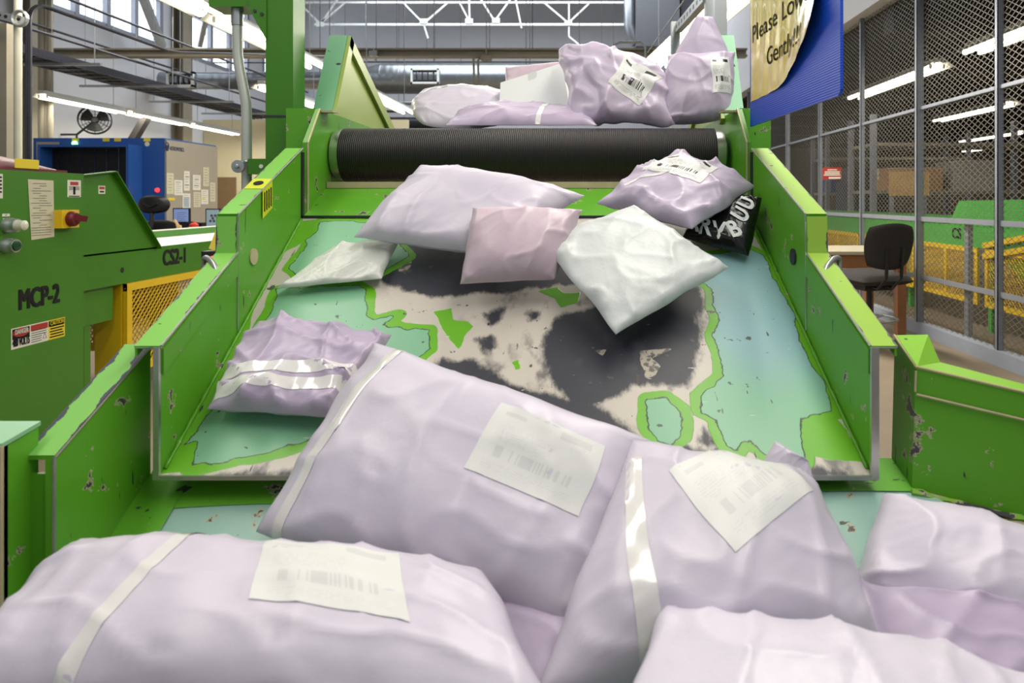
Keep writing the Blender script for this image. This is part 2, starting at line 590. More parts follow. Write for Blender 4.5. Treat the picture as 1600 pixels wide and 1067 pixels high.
def ch(x, Y, Z): return Vector((xc(Y) + x, Y, Z))
def oc(u, v, h):
    "point of pixel (u, v) at height h over the chute floor"
    k = (v - V0) / F
    return P(u, v, (1.1753 - h) / (k + 0.627))
def ot(u, v, h):
    "the same over the lower trough"
    k = (v - V0) / F
    return P(u, v, (1.204 - h) / (k + 0.6))

def plane_xy(u, v):
    p = oc(u, v, 0)
    return (p.x - xc(p.y), (p.y - Y0) * 1.18)

def sdf(poly, X, Yv):
    "signed distance, positive inside"
    p = np.array(poly)
    n = len(p)
    d = np.full(X.shape, 1e9)
    ins = np.zeros(X.shape, bool)
    for i in range(n):
        a, b = p[i], p[(i + 1) % n]
        e = b - a
        wx, wy = X - a[0], Yv - a[1]
        t = np.clip((wx * e[0] + wy * e[1]) / (e @ e + 1e-12), 0, 1)
        d = np.minimum(d, np.hypot(wx - t * e[0], wy - t * e[1]))
        c = ((a[1] > Yv) != (b[1] > Yv)) & (X < (b[0] - a[0]) * (Yv - a[1]) / (b[1] - a[1] + 1e-12) + a[0])
        ins ^= c
    return np.where(ins, d, -d)

MINT = [
    [(402, 520), (426, 480), (433, 452), (448, 449), (490, 450), (505, 447), (540, 446), (562, 446), (573, 455), (574, 475), (573, 490), (583, 500), (605, 496), (622, 492), (600, 507), (640, 514), (670, 516), (672, 545), (600, 600), (480, 690), (400, 712), (345, 722), (300, 728), (308, 690), (290, 694), (330, 640), (360, 580)],
    [(500, 347), (548, 345), (600, 352), (640, 400), (590, 430), (520, 432), (465, 430), (450, 420), (478, 385), (480, 375), (495, 360)],
    [(1085, 400), (1130, 395), (1165, 388), (1196, 400), (1212, 440), (1240, 490), (1250, 530), (1262, 560), (1290, 600), (1303, 645), (1248, 650), (1256, 680), (1258, 722), (1235, 722), (1195, 708), (1172, 690), (1158, 692), (1150, 704), (1137, 696), (1122, 668), (1119, 655), (1096, 643), (1093, 620), (1108, 606), (1130, 588), (1122, 548), (1113, 522), (1122, 500), (1114, 478), (1112, 450), (1095, 438)],
    [(1010, 624), (1040, 622), (1060, 636), (1069, 655), (1063, 680), (1048, 694), (1028, 688), (1016, 672), (1009, 652)],
]
LIME = [
    [(678, 487), (705, 482), (708, 500), (730, 503), (740, 510), (728, 525), (718, 547), (702, 532), (690, 508)],
    [(843, 455), (870, 449), (882, 458), (908, 456), (903, 473), (877, 480), (868, 466)],
    [(798, 565), (810, 562), (816, 575), (804, 582)],
    [(1250, 655), (1305, 648), (1335, 690), (1350, 722), (1300, 722), (1270, 712), (1262, 690)],
    [(245, 743), (370, 524), (398, 475), (388, 520), (372, 560), (330, 640), (296, 690), (312, 690), (302, 726), (285, 735)],
    [(470, 345), (548, 341), (500, 349), (470, 382), (440, 395), (410, 460), (400, 475), (440, 396)],
    [(1175, 342), (1261, 524), (1345, 700), (1330, 680), (1306, 640), (1262, 550), (1250, 500), (1218, 440), (1190, 385), (1165, 345)],
]
STEEL = [
    [(845, 525), (862, 500), (885, 488), (930, 478), (1000, 470), (1092, 448), (1100, 470), (1096, 500), (1100, 535), (1094, 580), (1078, 602), (1040, 604), (992, 606), (965, 625), (900, 640), (862, 600), (850, 585), (846, 556)],
    [(585, 375), (640, 350), (900, 360), (1000, 400), (1060, 420), (980, 450), (870, 446), (800, 456), (745, 460), (690, 464), (640, 456), (598, 438)],
    [(820, 490), (832, 482), (848, 486), (844, 500), (826, 503)],
    [(740, 560), (800, 600), (960, 640), (1000, 690), (1130, 700), (1120, 712), (1000, 735), (700, 735), (640, 640), (690, 560)],
    [(1085, 690), (1098, 664), (1122, 690), (1110, 708)],
    [(330, 741), (500, 733), (1100, 728), (1290, 728), (1350, 738), (1362, 748), (245, 748)],
    [(755, 490), (790, 480), (785, 500), (765, 515)], [(745, 530), (770, 520), (778, 545), (755, 552)],
]
SCRAP = [
    [(998, 548), (1018, 545), (1055, 544), (1032, 553), (1018, 560), (1032, 572), (1022, 588), (1008, 590), (1003, 570)],
    [(621, 412), (632, 402), (648, 400), (640, 418), (632, 426), (622, 424)],
    [(930, 548), (948, 546), (942, 556)],
]
NX, NY = 240, 170
gx = np.linspace(-HW, HW, NX + 1)
gy = np.linspace(0, (Y1 - Y0) * 1.18, NY + 1)
GX, GY = np.meshgrid(gx, gy)
def field(polys):
    d = np.full(GX.shape, -1.0)
    for p in polys:
        d = np.maximum(d, sdf([plane_xy(*q) for q in p], GX, GY))
    return d

CHUTE = thing('parcel_chute', 'worn green steel chute sloping down from the black roller, its floor scraped to bare steel', 'chute', (xc(Y0), 1.5, 0.0))
mb = MB()
mb.grid(lambda s, t: ch(-HW + 2 * HW * s, Y0 + (Y1 - Y0) * t, zf(Y0 + (Y1 - Y0) * t)), NX, NY)

def floor_material():
    m = bpy.data.materials.new('scraped_chute_paint')
    m.use_nodes = True
    nt, N, L, B = nodes_of(m)
    tc = N.new('ShaderNodeTexCoord')
    def att(n):
        a = N.new('ShaderNodeAttribute'); a.attribute_name = n
        return a.outputs['Fac']
    def M(op, a, b=None, c=None):
        n = N.new('ShaderNodeMath'); n.operation = op
        for i, q in enumerate((a, b, c)):
            if q is None: continue
            if isinstance(q, (int, float)): n.inputs[i].default_value = q
            else: L.new(q, n.inputs[i])
        return n.outputs[0]
    def nz(scale, detail=5, stretch=(1, 1, 1), rough=0.55):
        mp = N.new('ShaderNodeMapping'); mp.inputs['Scale'].default_value = stretch
        L.new(tc.outputs['Object'], mp.inputs[0])
        n = N.new('ShaderNodeTexNoise'); n.inputs['Scale'].default_value = scale
        n.inputs['Detail'].default_value = detail; n.inputs['Roughness'].default_value = rough
        L.new(mp.outputs[0], n.inputs['Vector'])
        return n.outputs['Fac']
    def step(x, lo, hi):
        n = N.new('ShaderNodeMapRange'); n.interpolation_type = 'SMOOTHSTEP'
        L.new(x, n.inputs['Value'])
        n.inputs['From Min'].default_value = lo; n.inputs['From Max'].default_value = hi
        return n.outputs[0]
    def mix(f, a, b):
        x = N.new('ShaderNodeMix'); x.data_type = 'RGBA'
        L.new(f, x.inputs[0])
        for i, q in ((6, a), (7, b)):
            if isinstance(q, tuple): x.inputs[i].default_value = q
            else: L.new(q, x.inputs[i])
        return x.outputs[2]
    jit = M('MULTIPLY', M('SUBTRACT', nz(26, 6), 0.5), 0.030)
    jit2 = M('MULTIPLY', M('SUBTRACT', nz(9, 5), 0.5), 0.03)
    dm = M('ADD', att('mint'), jit)
    dl = M('ADD', M('MAXIMUM', M('ADD', att('mint'), 0.017), att('lime')), jit2)
    streak = M('MULTIPLY', M('SUBTRACT', nz(7, 7, (2.2, 1.0, 1.0), 0.7), 0.5), 0.065)
    ds = M('ADD', att('steel'), M('ADD', streak, M('MULTIPLY', jit2, 0.4)))
    cream = mix(nz(12), rgb(206, 198, 186), rgb(188, 180, 170))
    lime = mix(nz(10), rgb(112, 186, 30), rgb(92, 164, 26))
    mint = mix(nz(3, 4), rgb(134, 190, 152), rgb(118, 172, 138))
    mint = mix(step(att('blue'), 0.0, 1.0), mint, rgb(138, 178, 184))
    steel = mix(nz(8, 5), rgb(34, 34, 44), rgb(60, 62, 72))
    c = mix(step(ds, -0.007, 0.009), cream, steel)
    scrap = M('ADD', att('scrap'), M('MULTIPLY', jit, .5))
    c = mix(step(scrap, -.0005, .0008), c, mix(step(nz(60, 3), .5, .6), rgb(176, 168, 152), rgb(96, 92, 88)))
    c = mix(step(dl, -0.001, 0.0008), c, lime)
    c = mix(step(dm, -0.0012, 0.0002), c, rgb(70, 84, 60))
    c = mix(step(dm, 0.0012, 0.0024), c, mint)
    chip = step(nz(30, 6, (1, 1, 1), 0.6), 0.668, 0.68)
    c = mix(chip, c, rgb(76, 82, 72))
    scr = step(nz(1.0, 3, (75, 16, 16)), 0.71, 0.725)
    c = mix(scr, c, rgb(60, 60, 58))
    scr2 = step(nz(1.0, 2, (34, 120, 120)), 0.74, 0.76)
    c = mix(M('MULTIPLY', scr2, 0.8), c, rgb(206, 200, 188))
    scr3 = step(nz(1.0, 4, (60, 22, 22), .6), 0.69, 0.71)
    near = step(att('steel'), -0.10, 0.0)
    c = mix(M('MULTIPLY', M('MULTIPLY', scr3, near), M('SUBTRACT', 1.0, step(dl, -.001, .001))), c, rgb(52, 52, 60))
    smk = M('MULTIPLY', step(nz(11, 5, (1.6, 1, 1)), .54, .70), step(att('steel'), -0.075, -0.01))
    c = mix(M('MULTIPLY', M('MULTIPLY', smk, .75), M('SUBTRACT', 1.0, step(dl, -.001, .001))), c, rgb(66, 66, 76))
    L.new(c, B.inputs['Base Color'])
    r = N.new('ShaderNodeMapRange')
    L.new(step(ds, -0.004, 0.01), r.inputs['Value'])
    r.inputs['To Min'].default_value = 0.34; r.inputs['To Max'].default_value = 0.42
    L.new(r.outputs[0], B.inputs['Roughness'])
    bp = N.new('ShaderNodeBump')
    bp.inputs['Strength'].default_value = 0.35; bp.inputs['Distance'].default_value = 0.0015
    L.new(M('ADD', step(dm, 0, 0.003), step(dl, -0.001, 0.001)), bp.inputs['Height'])
    L.new(bp.outputs[0], B.inputs['Normal'])
    return m
fl = mb.build('chute_floor', floor_material(), CHUTE, smooth=True)
for nm, arr in (('mint', field(MINT)), ('lime', field(LIME)), ('steel', field(STEEL)), ('scrap', field(SCRAP)),
                ('blue', np.clip((GX - 0.30) / 0.16, 0, 1) * np.clip((GY - 0.12) / 0.2, 0, 1))):
    at = fl.data.attributes.new(nm, 'FLOAT', 'POINT')
    at.data.foreach_set('value', arr.ravel().astype(np.float32))
mb = MB()   # under-side of the floor plate and its bright bent lip
mb.add([ch(-HW, Y0, zf(Y0) - .004), ch(HW, Y0, zf(Y0) - .004), ch(HW, Y1, zf(Y1) - .004), ch(-HW, Y1, zf(Y1) - .004)], [(3, 2, 1, 0)])
mb.build('floor_underside', DARKSTEEL, CHUTE)
mb = MB()
mb.frame_box(ch(0, Y0 - .001, zf(Y0) - .003), (HW + .010, 0, 0), (0, .003, 0), (0, 0, .0035))
mb.build('lip_edge', BARE, CHUTE, label='bright worn steel lip')

SIDE_TOP = [(Y0, 1.001), (YS - .002, 1.135), (YS + .002, 1.215), (Y1, 1.380)]
for sg, nm in ((-1, 'left'), (1, 'right')):
    TH = 0.012
    mb = MB()
    poly = [(Y0, zf(Y0) - .006)] + SIDE_TOP + [(Y1, zf(Y1) - .006)]
    def wallpts(x): return [ch(sg * x, y, z) for y, z in poly]
    a, b = wallpts(HW), wallpts(HW + TH)
    n = len(a)
    mb.add(a + b, [tuple(range(n)) if sg < 0 else tuple(range(n))[::-1], tuple(range(n, 2 * n))[::-1] if sg < 0 else tuple(range(n, 2 * n))] +
           [((i, n + i, n + (i + 1) % n, (i + 1) % n) if sg < 0 else (i, (i + 1) % n, n + (i + 1) % n, n + i)) for i in range(n)])
    wall = mb.build('side_wall', GREEN, CHUTE)
    mb = MB()   # folded top flange with a turned-down outer lip
    FW = 0.042
    for (ya, za), (yb, zb) in zip(SIDE_TOP[:-1], SIDE_TOP[1:]):
        d = Vector((0, yb - ya, zb - za)).normalized()
        nn = Vector((0, -d.z, d.y)) * 0.005
        vs = []
        for y, z in ((ya, za), (yb, zb)):
            for x in (HW - .002, HW + FW):
                vs += [ch(sg * x, y, z), ch(sg * x, y, z) + nn]
        mb.add(vs, [(0, 1, 3, 2), (4, 6, 7, 5), (1, 5, 7, 3), (0, 2, 6, 4), (0, 4, 5, 1), (2, 3, 7, 6)])
        vs = []
        for y, z in ((ya, za), (yb, zb)):
            for x in (HW + FW - .004, HW + FW):
                vs += [ch(sg * x, y, z), ch(sg * x, y, z) - Vector((0, 0, .012))]
        mb.add(vs, [(0, 1, 3, 2), (4, 6, 7, 5), (1, 5, 7, 3), (0, 2, 6, 4), (0, 4, 5, 1), (2, 3, 7, 6)])
    mb.build('flange', GREEN, wall, label='folded top flange of the chute side')
    up_ = [Vector((0, -.47, .88)) * .0058, Vector((0, -.47, .88)) * .0058, Vector((0, -.44, .9)) * .0058, Vector((0, -.4, .91)) * .0058]
    worn_top('flange', [ch(sg * (HW - .001), SIDE_TOP[q_][0] - .0056, SIDE_TOP[q_][1]) for q_ in (1, 2)], [ch(sg * (HW + FW - .001), SIDE_TOP[q_][0] - .0056, SIDE_TOP[q_][1]) for q_ in (1, 2)], WORN2 if sg < 0 else WORN3, wall)
    for k_, m_ in ((0, WORN2 if sg < 0 else WORN3), (2, WORN2 if sg < 0 else WORN3)):
        worn_top('flange', [ch(sg * (HW - .001), *SIDE_TOP[q_]) + up_[q_] for q_ in (k_, k_ + 1)], [ch(sg * (HW + FW - .001), *SIDE_TOP[q_]) + up_[q_] for q_ in (k_, k_ + 1)], m_, wall)
    mb = MB()
    mb.tube([ch(sg * (HW - .002), y, z + .005) for y, z in SIDE_TOP], 0.0022, 6)
    mb.tube([ch(sg * (HW + FW), y, z + .004) for y, z in SIDE_TOP], 0.0018, 6)
    mb.tube([ch(sg * (HW - .002), Y0, 1.004), ch(sg * (HW + FW), Y0, 1.004)], 0.002, 6)
    mb.tube([ch(sg * (HW - .001), YS, 1.205), ch(sg * (HW - .001), YS, zf(YS) + .01)], 0.0022, 6)
    mb.build('worn_edge', BARE, wall, label='edges worn to bright steel')
    mb = MB()
    mb.frame_box(ch(sg * (HW + .004), Y0 - .002, (zf(Y0) + 1.0) / 2), (.0045 if sg < 0 else .0065, 0, 0), (0, .003, 0), (0, 0, (1.0 - zf(Y0)) / 2 + .004))
    mb.build('front_edge', BARE, wall, label='bright front edge')
    mb = MB()   # stiffener strip under the flange
    q = [(Y0 + .004, 1.0), (YS - .004, 1.134), (YS - .004, 1.134 - .042), (Y0 + .004, 1.0 - .042)]
    mb.prism([ch(sg * (HW - .004), y, z) for y, z in q], (sg * .006, 0, 0))
    mb.build('stiffener_strip', GREEN, wall)
    mb = MB()
    hy = 1.50
    c = ch(sg * (HW - .0015), hy, 1.125)
    mb.lathe(c, (-sg, 0, 0), [(-.002, .018), (.002, .018)], 24)
    mb.build('bolt_hole', CREAMBAR if sg < 0 else DARKSTEEL, wall)
    mb = MB()   # weld bead in the corner seam
    mb.tube([ch(sg * (HW - .003), Y0 + .01 + (Y1 - Y0 - .02) * t, zf(Y0 + .01 + (Y1 - Y0 - .02) * t) + .002) for t in np.linspace(0, 1, 60)],
            [.0035 + .0016 * math.sin(k * 1.9) * math.sin(k * .37) for k in range(60)], 6)
    mb.build('weld_bead', GREEN, wall, smooth=True)
    for y in (1.22, 1.7):
        x = xc(y) + sg * (HW - .05)
        mb = MB(); mb.box(x - .03, x + .03, y - .03, y + .03, 0, zf(y) - .03)
        mb.build('leg', GREEN_CLEAN, CHUTE)
# head plate between the floor and the roller
mb = MB()
mb.add([ch(-HW, Y1, zf(Y1) - .004), ch(HW, Y1, zf(Y1) - .004), ch(HW, Y2 + .02, zf(Y2 + .02)), ch(-HW, Y2 + .02, zf(Y2 + .02)),
        ch(-HW, Y1, zf(Y1) - .012), ch(HW, Y1, zf(Y1) - .012), ch(HW, Y2 + .02, zf(Y2 + .02) - .01), ch(-HW, Y2 + .02, zf(Y2 + .02) - .01)],
       [(0, 1, 2, 3), (7, 6, 5, 4), (0, 4, 5, 1), (1, 5, 6, 2), (2, 6, 7, 3), (3, 7, 4, 0)])
mb.build('head_plate', GREEN, CHUTE)
mb = MB()
mb.bar(ch(-HW, Y1, zf(Y1) + .002), ch(HW, Y1, zf(Y1) + .002), .012, .006)
for sg in (-1, 1):
    mb.bar(ch(sg * (HW - .002), Y1, zf(Y1)), ch(sg * (HW - .002), Y1, 1.375), .012, .006, up=(1, 0, 0))
mb.build('seam_angle', DARKSTEEL, CHUTE, label='dark seam where the chute meets the head frame')
mb = MB()   # yellow adhesive tag wrapped over the left flange
FWm = 0.042
q = [(1.545, 1.2684), (1.600, 1.2927)]
vs = []
for y, z in q:
    vs += [ch(-HW - .040, y, z + .0068), ch(-HW + .003, y, z + .0068), ch(-HW + .003, y, z - .062)]
mb.add(vs, [(0, 1, 4, 3), (1, 2, 5, 4)])
tagp = mb.build('warning_tag', mat('lime_yellow_tag', (205, 215, 30), .5, 0, .04), CHUTE, label='yellow tag folded over the left flange')
mb = MB()
e = (ch(-HW - .012, 1.575, 1.2822) - ch(-HW - .034, 1.575, 1.2822))
mb.lathe(ch(-HW - .018, 1.572, 1.2888), (0, -.40, .91), [(-.0005, .011), (.0006, .011)], 20)
for k in range(4):
    y = 1.555 + k * .012
    mb.frame_box(ch(-HW + .0036, y, 1.245 + k * .004), (.0006, 0, 0), (0, .002, 0), (0, 0, .022))
mb.build('tag_print', INK, tagp)

# cable loops that come out under the flanges at the kink
for sg, lb in ((-1, 'grey cable loop poking over the left chute flange near the kink'), (1, 'grey cable loop poking over the right chute flange below the kink')):
    mb = MB()
    y = 1.395
    z = 1.001 + (y - Y0) * .472
    pts = [ch(sg * (HW + .036 + .026 * math.cos(t)), y + .025 * math.cos(t) - .01, z - .004 + .014 * math.sin(t) - (.02 if t < 0 else 0) + .47 * (.025 * math.cos(t) - .01)) for t in np.linspace(-.7, math.pi, 16)]
    mb.tube(pts, .0055, 8)
    tag(mb.build('cable_loop', GALV, smooth=True), lb, 'cable')

# ------------------------------------------------------------------ belt conveyor that feeds the chute
GUARDP = painted('lamplit_guard_enamel', (158, 180, 84), chips=.70, scratch=False)  # machine green with the lamp's yellow shine painted into its colour
RC = Vector((xc(2.07), 2.07, 1.385))
CONV = thing('belt_conveyor', 'green belt conveyor with a black ribbed head roller above the chute', 'conveyor', (xc(2.4), 2.4, 0))
mb = MB(); mb.lathe(RC - Vector((.582, 0, 0)), (1, 0, 0), [(0, .03), (0, .073), (.012, .076), (1.152, .076), (1.164, .073), (1.164, .03)], 48)
mb.build('roller_drum', BARE, CONV, smooth=SM, label='shiny steel roller end')
mb = MB()
R = .081
prof = [(RC.y + R * math.sin(t), RC.z + R * math.cos(t)) for t in np.linspace(0, -math.pi, 30)]
prof = [(4.4, RC.z + R)] + [(3.0, RC.z + R)] + prof + [(4.4, RC.z - R)]
inn = [(RC.y + (R - .005) * math.sin(t), RC.z + (R - .005) * math.cos(t)) for t in np.linspace(0, -math.pi, 30)]
inn = [(4.4, RC.z + R - .005)] + [(3.0, RC.z + R - .005)] + inn + [(4.4, RC.z - R + .005)]
n = len(prof)
vs = []
for x in (-.556, .556):
    for y, z in prof: vs.append((RC.x + x, y, z))
    for y, z in inn: vs.append((RC.x + x, y, z))
fs = []
for i in range(n - 1):
    fs.append((i, i + 1, 2 * n + i + 1, 2 * n + i))
    fs.append((n + i + 1, n + i, 3 * n + i, 3 * n + i + 1))
    fs.append((i, n + i, n + i + 1, i + 1))
    fs.append((2 * n + i + 1, 3 * n + i + 1, 3 * n + i, 2 * n + i))
mb.add(vs, fs)
mb.build('belt', RUBBER, CONV, smooth=SM, label='black ribbed belt')
mb = MB(); mb.bar((RC.x - .585, 2.005, 1.293), (RC.x + .585, 2.005, 1.293), .03, .018)
mb.build('scraper_bar', CREAMBAR, CONV, label='worn cream bar under the roller')
for sg in (-1, 1):
    mb = MB()
    X = HW
    q = [(1.845, 1.17), (1.845, 1.405), (1.94, 1.508), (4.4, 1.508), (4.4, 1.17)]
    mb.prism([ch(sg * X, y, z) - Vector((ch(0, y, 0).x - ch(0, 1.9, 0).x, 0, 0)) * .6 for y, z in q], (sg * .012, 0, 0))
    pl = mb.build('side_plate', GREEN, CONV)
    mb = MB()
    mb.tube([ch(sg * (X - .001), 1.845, 1.20), ch(sg * (X - .001), 1.845, 1.405), ch(sg * (X - .001), 1.94, 1.508)], .0025, 6)
    mb.frame_box(ch(sg * (X - .015), 1.975, 1.504), (.022, 0, 0), (0, .03, .002), (0, -.0002, .003))
    mb.build('plate_edge', CREAMBAR, pl, label='chipped edge')
    mb = MB(); mb.box(*sorted((xc(1.96) + sg * (X + .012), xc(1.96) + sg * (X + .10))), 1.955, 1.965, 1.17, 1.512)
    mb.build('end_plate', GREEN, CONV)
    mb = MB()   # bearing on the plate
    mb.lathe(Vector((RC.x + sg * .592, RC.y, RC.z)), (-sg, 0, 0), [(0, .045), (.008, .045), (.010, .03)], 24)
    mb.build('bearing_flange', GREEN_CLEAN, pl)
    # triangular guard standing on the frame
    gx_ = ch(sg * (X + .012), 2.2, 0).x
    tri = [(2.10, 1.50), (2.25, 1.79), (2.79, 1.53), (2.79, 1.50)]
    th = .060
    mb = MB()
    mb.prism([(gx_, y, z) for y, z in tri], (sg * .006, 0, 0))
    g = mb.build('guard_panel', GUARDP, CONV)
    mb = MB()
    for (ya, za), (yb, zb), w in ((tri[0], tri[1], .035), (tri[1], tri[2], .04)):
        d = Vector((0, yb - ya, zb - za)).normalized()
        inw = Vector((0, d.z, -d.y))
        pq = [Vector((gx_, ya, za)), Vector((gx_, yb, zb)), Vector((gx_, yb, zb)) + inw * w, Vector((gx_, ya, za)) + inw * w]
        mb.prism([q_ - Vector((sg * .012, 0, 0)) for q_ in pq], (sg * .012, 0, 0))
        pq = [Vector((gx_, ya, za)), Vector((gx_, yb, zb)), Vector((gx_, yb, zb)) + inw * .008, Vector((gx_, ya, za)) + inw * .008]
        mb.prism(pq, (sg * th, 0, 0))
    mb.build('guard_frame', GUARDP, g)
    mb = MB()
    d = Vector((0, tri[1][0] - tri[0][0], tri[1][1] - tri[0][1]))
    nrm = Vector((0, -d.z, d.y)).normalized() * .002
    pq = [Vector((gx_, tri[0][0], tri[0][1])), Vector((gx_ + sg * th, tri[0][0], tri[0][1])), Vector((gx_ + sg * th, tri[1][0], tri[1][1])), Vector((gx_, tri[1][0], tri[1][1]))]
    mb.prism([q_ + nrm * .3 for q_ in pq], nrm)
    mb.build('guard_front', painted('pale_teal_enamel', (120, 186, 140), chips=.74), g, label='pale teal front face of the guard')
    for y in (2.3, 4.2):
        x = xc(2.2) + sg * (X + .04)
        mb = MB(); mb.box(x - .03, x + .03, y - .03, y + .03, 0, 1.2)
        mb.build('leg', GREEN_CLEAN, CONV)

# ------------------------------------------------------------------ lower trough at the foot of the chute
TR = thing('collection_trough', 'lower green steel trough under the chute lip with flaring sides', 'trough', (0, .9, 0))
def ztr(Y): return .766 - .6 * (1.2 - Y)
A0, A1 = -.759, .566
mb = MB()
def trf(s, t):
    Y = .42 + t * (1.24 - .42)
    xl = A0
    xr = A1 + max(0, (1.15 - Y)) * 1.1
    zl = max(ztr(Y), .32)
    zr = max(.779 - .17 * (1.24 - Y) if Y > 1.15 else .764 - .42 * (1.15 - Y), .3)
    w = s ** 1.3
    return Vector((xl + (xr - xl) * s, Y, zl * (1 - w) + zr * w))
mb.grid(trf, 40, 40)
mb.build('trough_floor', painted('pale_mint_enamel', (140, 178, 166), chips=.63), TR, smooth=True, label='pale mint trough floor with dark chips')
mb = MB()   # green bands along the edges of the floor
mb.add([Vector((A0, y, max(ztr(y), .32) + .003)) for y in (.5, 1.2)] + [Vector((A0 + .075, y, max(ztr(y), .32) + .0042)) for y in (1.2, .5)], [(0, 3, 2, 1)])
mb.grid(lambda a, b: trf(a, .875 + .012 * math.sin(a * 9) * (1 - b) + .125 * b) + Vector((0, 0, .002)), 40, 6)
mb.build('floor_border', GREEN, TR, label='green painted border of the trough floor')
# left wall of the trough
mb = MB()
q = [(.98, ztr(.98) - .05), (.98, .877), (1.2, .99), (1.2, ztr(1.2) - .02)]
mb.prism([(A0, y, z) for y, z in q], (-.012, 0, 0))
lw = mb.build('trough_wall', GREEN, TR)
mb = MB()
vs = []
for y, z in ((.98, .877), (1.2, .99)):
    for x in (A0 + .002, A0 - .045):
        vs += [(x, y, z), (x, y, z + .005)]
mb.add(vs, [(0, 2, 3, 1), (4, 5, 7, 6), (1, 3, 7, 5), (0, 4, 6, 2), (0, 1, 5, 4), (2, 6, 7, 3)])
fg = mb.build('flange', GREEN, lw, label='flange worn to dark steel along its edges')
worn_top('flange', [(A0 + .002, .98, .8828), (A0 + .002, 1.2, .9958)], [(A0 - .045, .98, .8828), (A0 - .045, 1.2, .9958)], WORN, lw)
mb = MB()
mb.tube([(A0 + .002, .98, .880), (A0 + .002, 1.2, .993)], .0022, 6)
mb.tube([(A0 - .045, .98, .880), (A0 - .045, 1.2, .993)], .0022, 6)
mb.tube([(A0 + .001, .98, .88), (A0 + .001, .98, .64)], .0025, 6)
mb.build('worn_edge', BARE, lw)
mb = MB()
mb.box(A0 - .052, A0 - .004, .984, .990, .40, .855)
mb.build('end_cap', GREEN, lw)
# left flare: a short return wall
mb = MB()
mb.prism([(-.795, .935, .30), (-.795, .935, .915), (-.795, .998, .924), (-.795, .998, .30)], (-.008, 0, 0))
mb.prism([(-.795, .937, .30), (-1.35, .90, .30), (-1.35, .90, .88), (-.795, .937, .915)], (0, .008, 0))
fw = mb.build('flare_wall', GREEN, TR)
mb = MB()
mb.add([(-.793, .933, .917), (-.793, 1.0, .926), (-1.35, 1.0, .926), (-1.35, .897, .90), (-.793, .933, .911), (-.793, 1.0, .92), (-1.35, 1.0, .92), (-1.35, .897, .894)],
       [(0, 1, 2, 3), (7, 6, 5, 4), (0, 4, 5, 1), (1, 5, 6, 2), (2, 6, 7, 3), (3, 7, 4, 0)])
mb.build('flange', MINT_PAINT, fw, label='pale worn flange on the left flare')
mb = MB(); mb.tube([(-.794, .933, .30), (-.794, .933, .913)], .003, 6); mb.build('worn_edge', CREAMBAR, fw)
# right flare: short return and the long panel that falls away to the right
c0t, c0b = P(1431, 576, 1.15), P(1425, 763, 1.15)
f0t, f0b = P(1398, 527, 1.24), P(1393, 716, 1.24)
e0t, e0b = P(1600, 616, 1.13), P(1600, 808, 1.13)
kx = 2.6
e1t, e1b = c0t + (e0t - c0t) * kx, c0b + (e0b - c0b) * kx
mb = MB()
mb.prism([c0b, f0b, f0t, c0t], (.008, 0, 0))
mb.prism([c0b, c0t, e1t, e1b], (0, .008, 0))
fw = mb.build('flare_wall', GREEN, TR)
mb = MB()
def slab(a, b, c, d, th):
    n_ = (b - a).cross(d - a).normalized() * th
    mb.prism([a, b, c, d], n_)
fr = f0t + Vector((.058, 0, .001))
mid = Vector((c0t.x + .062, c0t.y + .045, c0t.z - .004))
slab(c0t, mid, fr, f0t, .005)
slab(c0t, e1t, e1t + Vector((0, .042, 0)), mid, .005)
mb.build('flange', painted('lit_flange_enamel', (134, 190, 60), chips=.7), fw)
mb = MB()
mb.tube([f0t + Vector((-.001, 0, .004)), c0t + Vector((-.001, -.001, .004)), e1t + Vector((0, -.001, .004))], .0022, 6)
mb.build('worn_edge', CREAMBAR, fw)
mb = MB()
a, b = P(1432, 616, 1.146), P(1600, 656, 1.126)
mb.tube([a, a + (b - a) * kx], .0022, 6)
mb.tube([P(1431, 580, 1.147), P(1430, 612, 1.147)], .002, 6)
mb.build('doubler_seam', CREAMBAR, fw, label='seam of the upper strip')
mb = MB()
a, b = P(1424, 768, 1.14), P(1600, 812, 1.12)
mb.tube([a + (b - a) * (t * kx / 24) + Vector((0, 0, .002 * math.sin(t * 2.3))) for t in range(25)], [.005 + .0015 * math.sin(t * 1.7) for t in range(25)], 6)
mb.build('weld_bead', painted('weld_enamel', (130, 180, 60), chips=.52), fw)
for x, y in ((-.70, 1.1), (.50, 1.15), (-.70, .55), (.9, .6)):
    mb = MB(); mb.box(x - .03, x + .03, y - .03, y + .03, 0, .30 if y < .8 else .66)
    mb.build('leg', GREEN_CLEAN, TR)

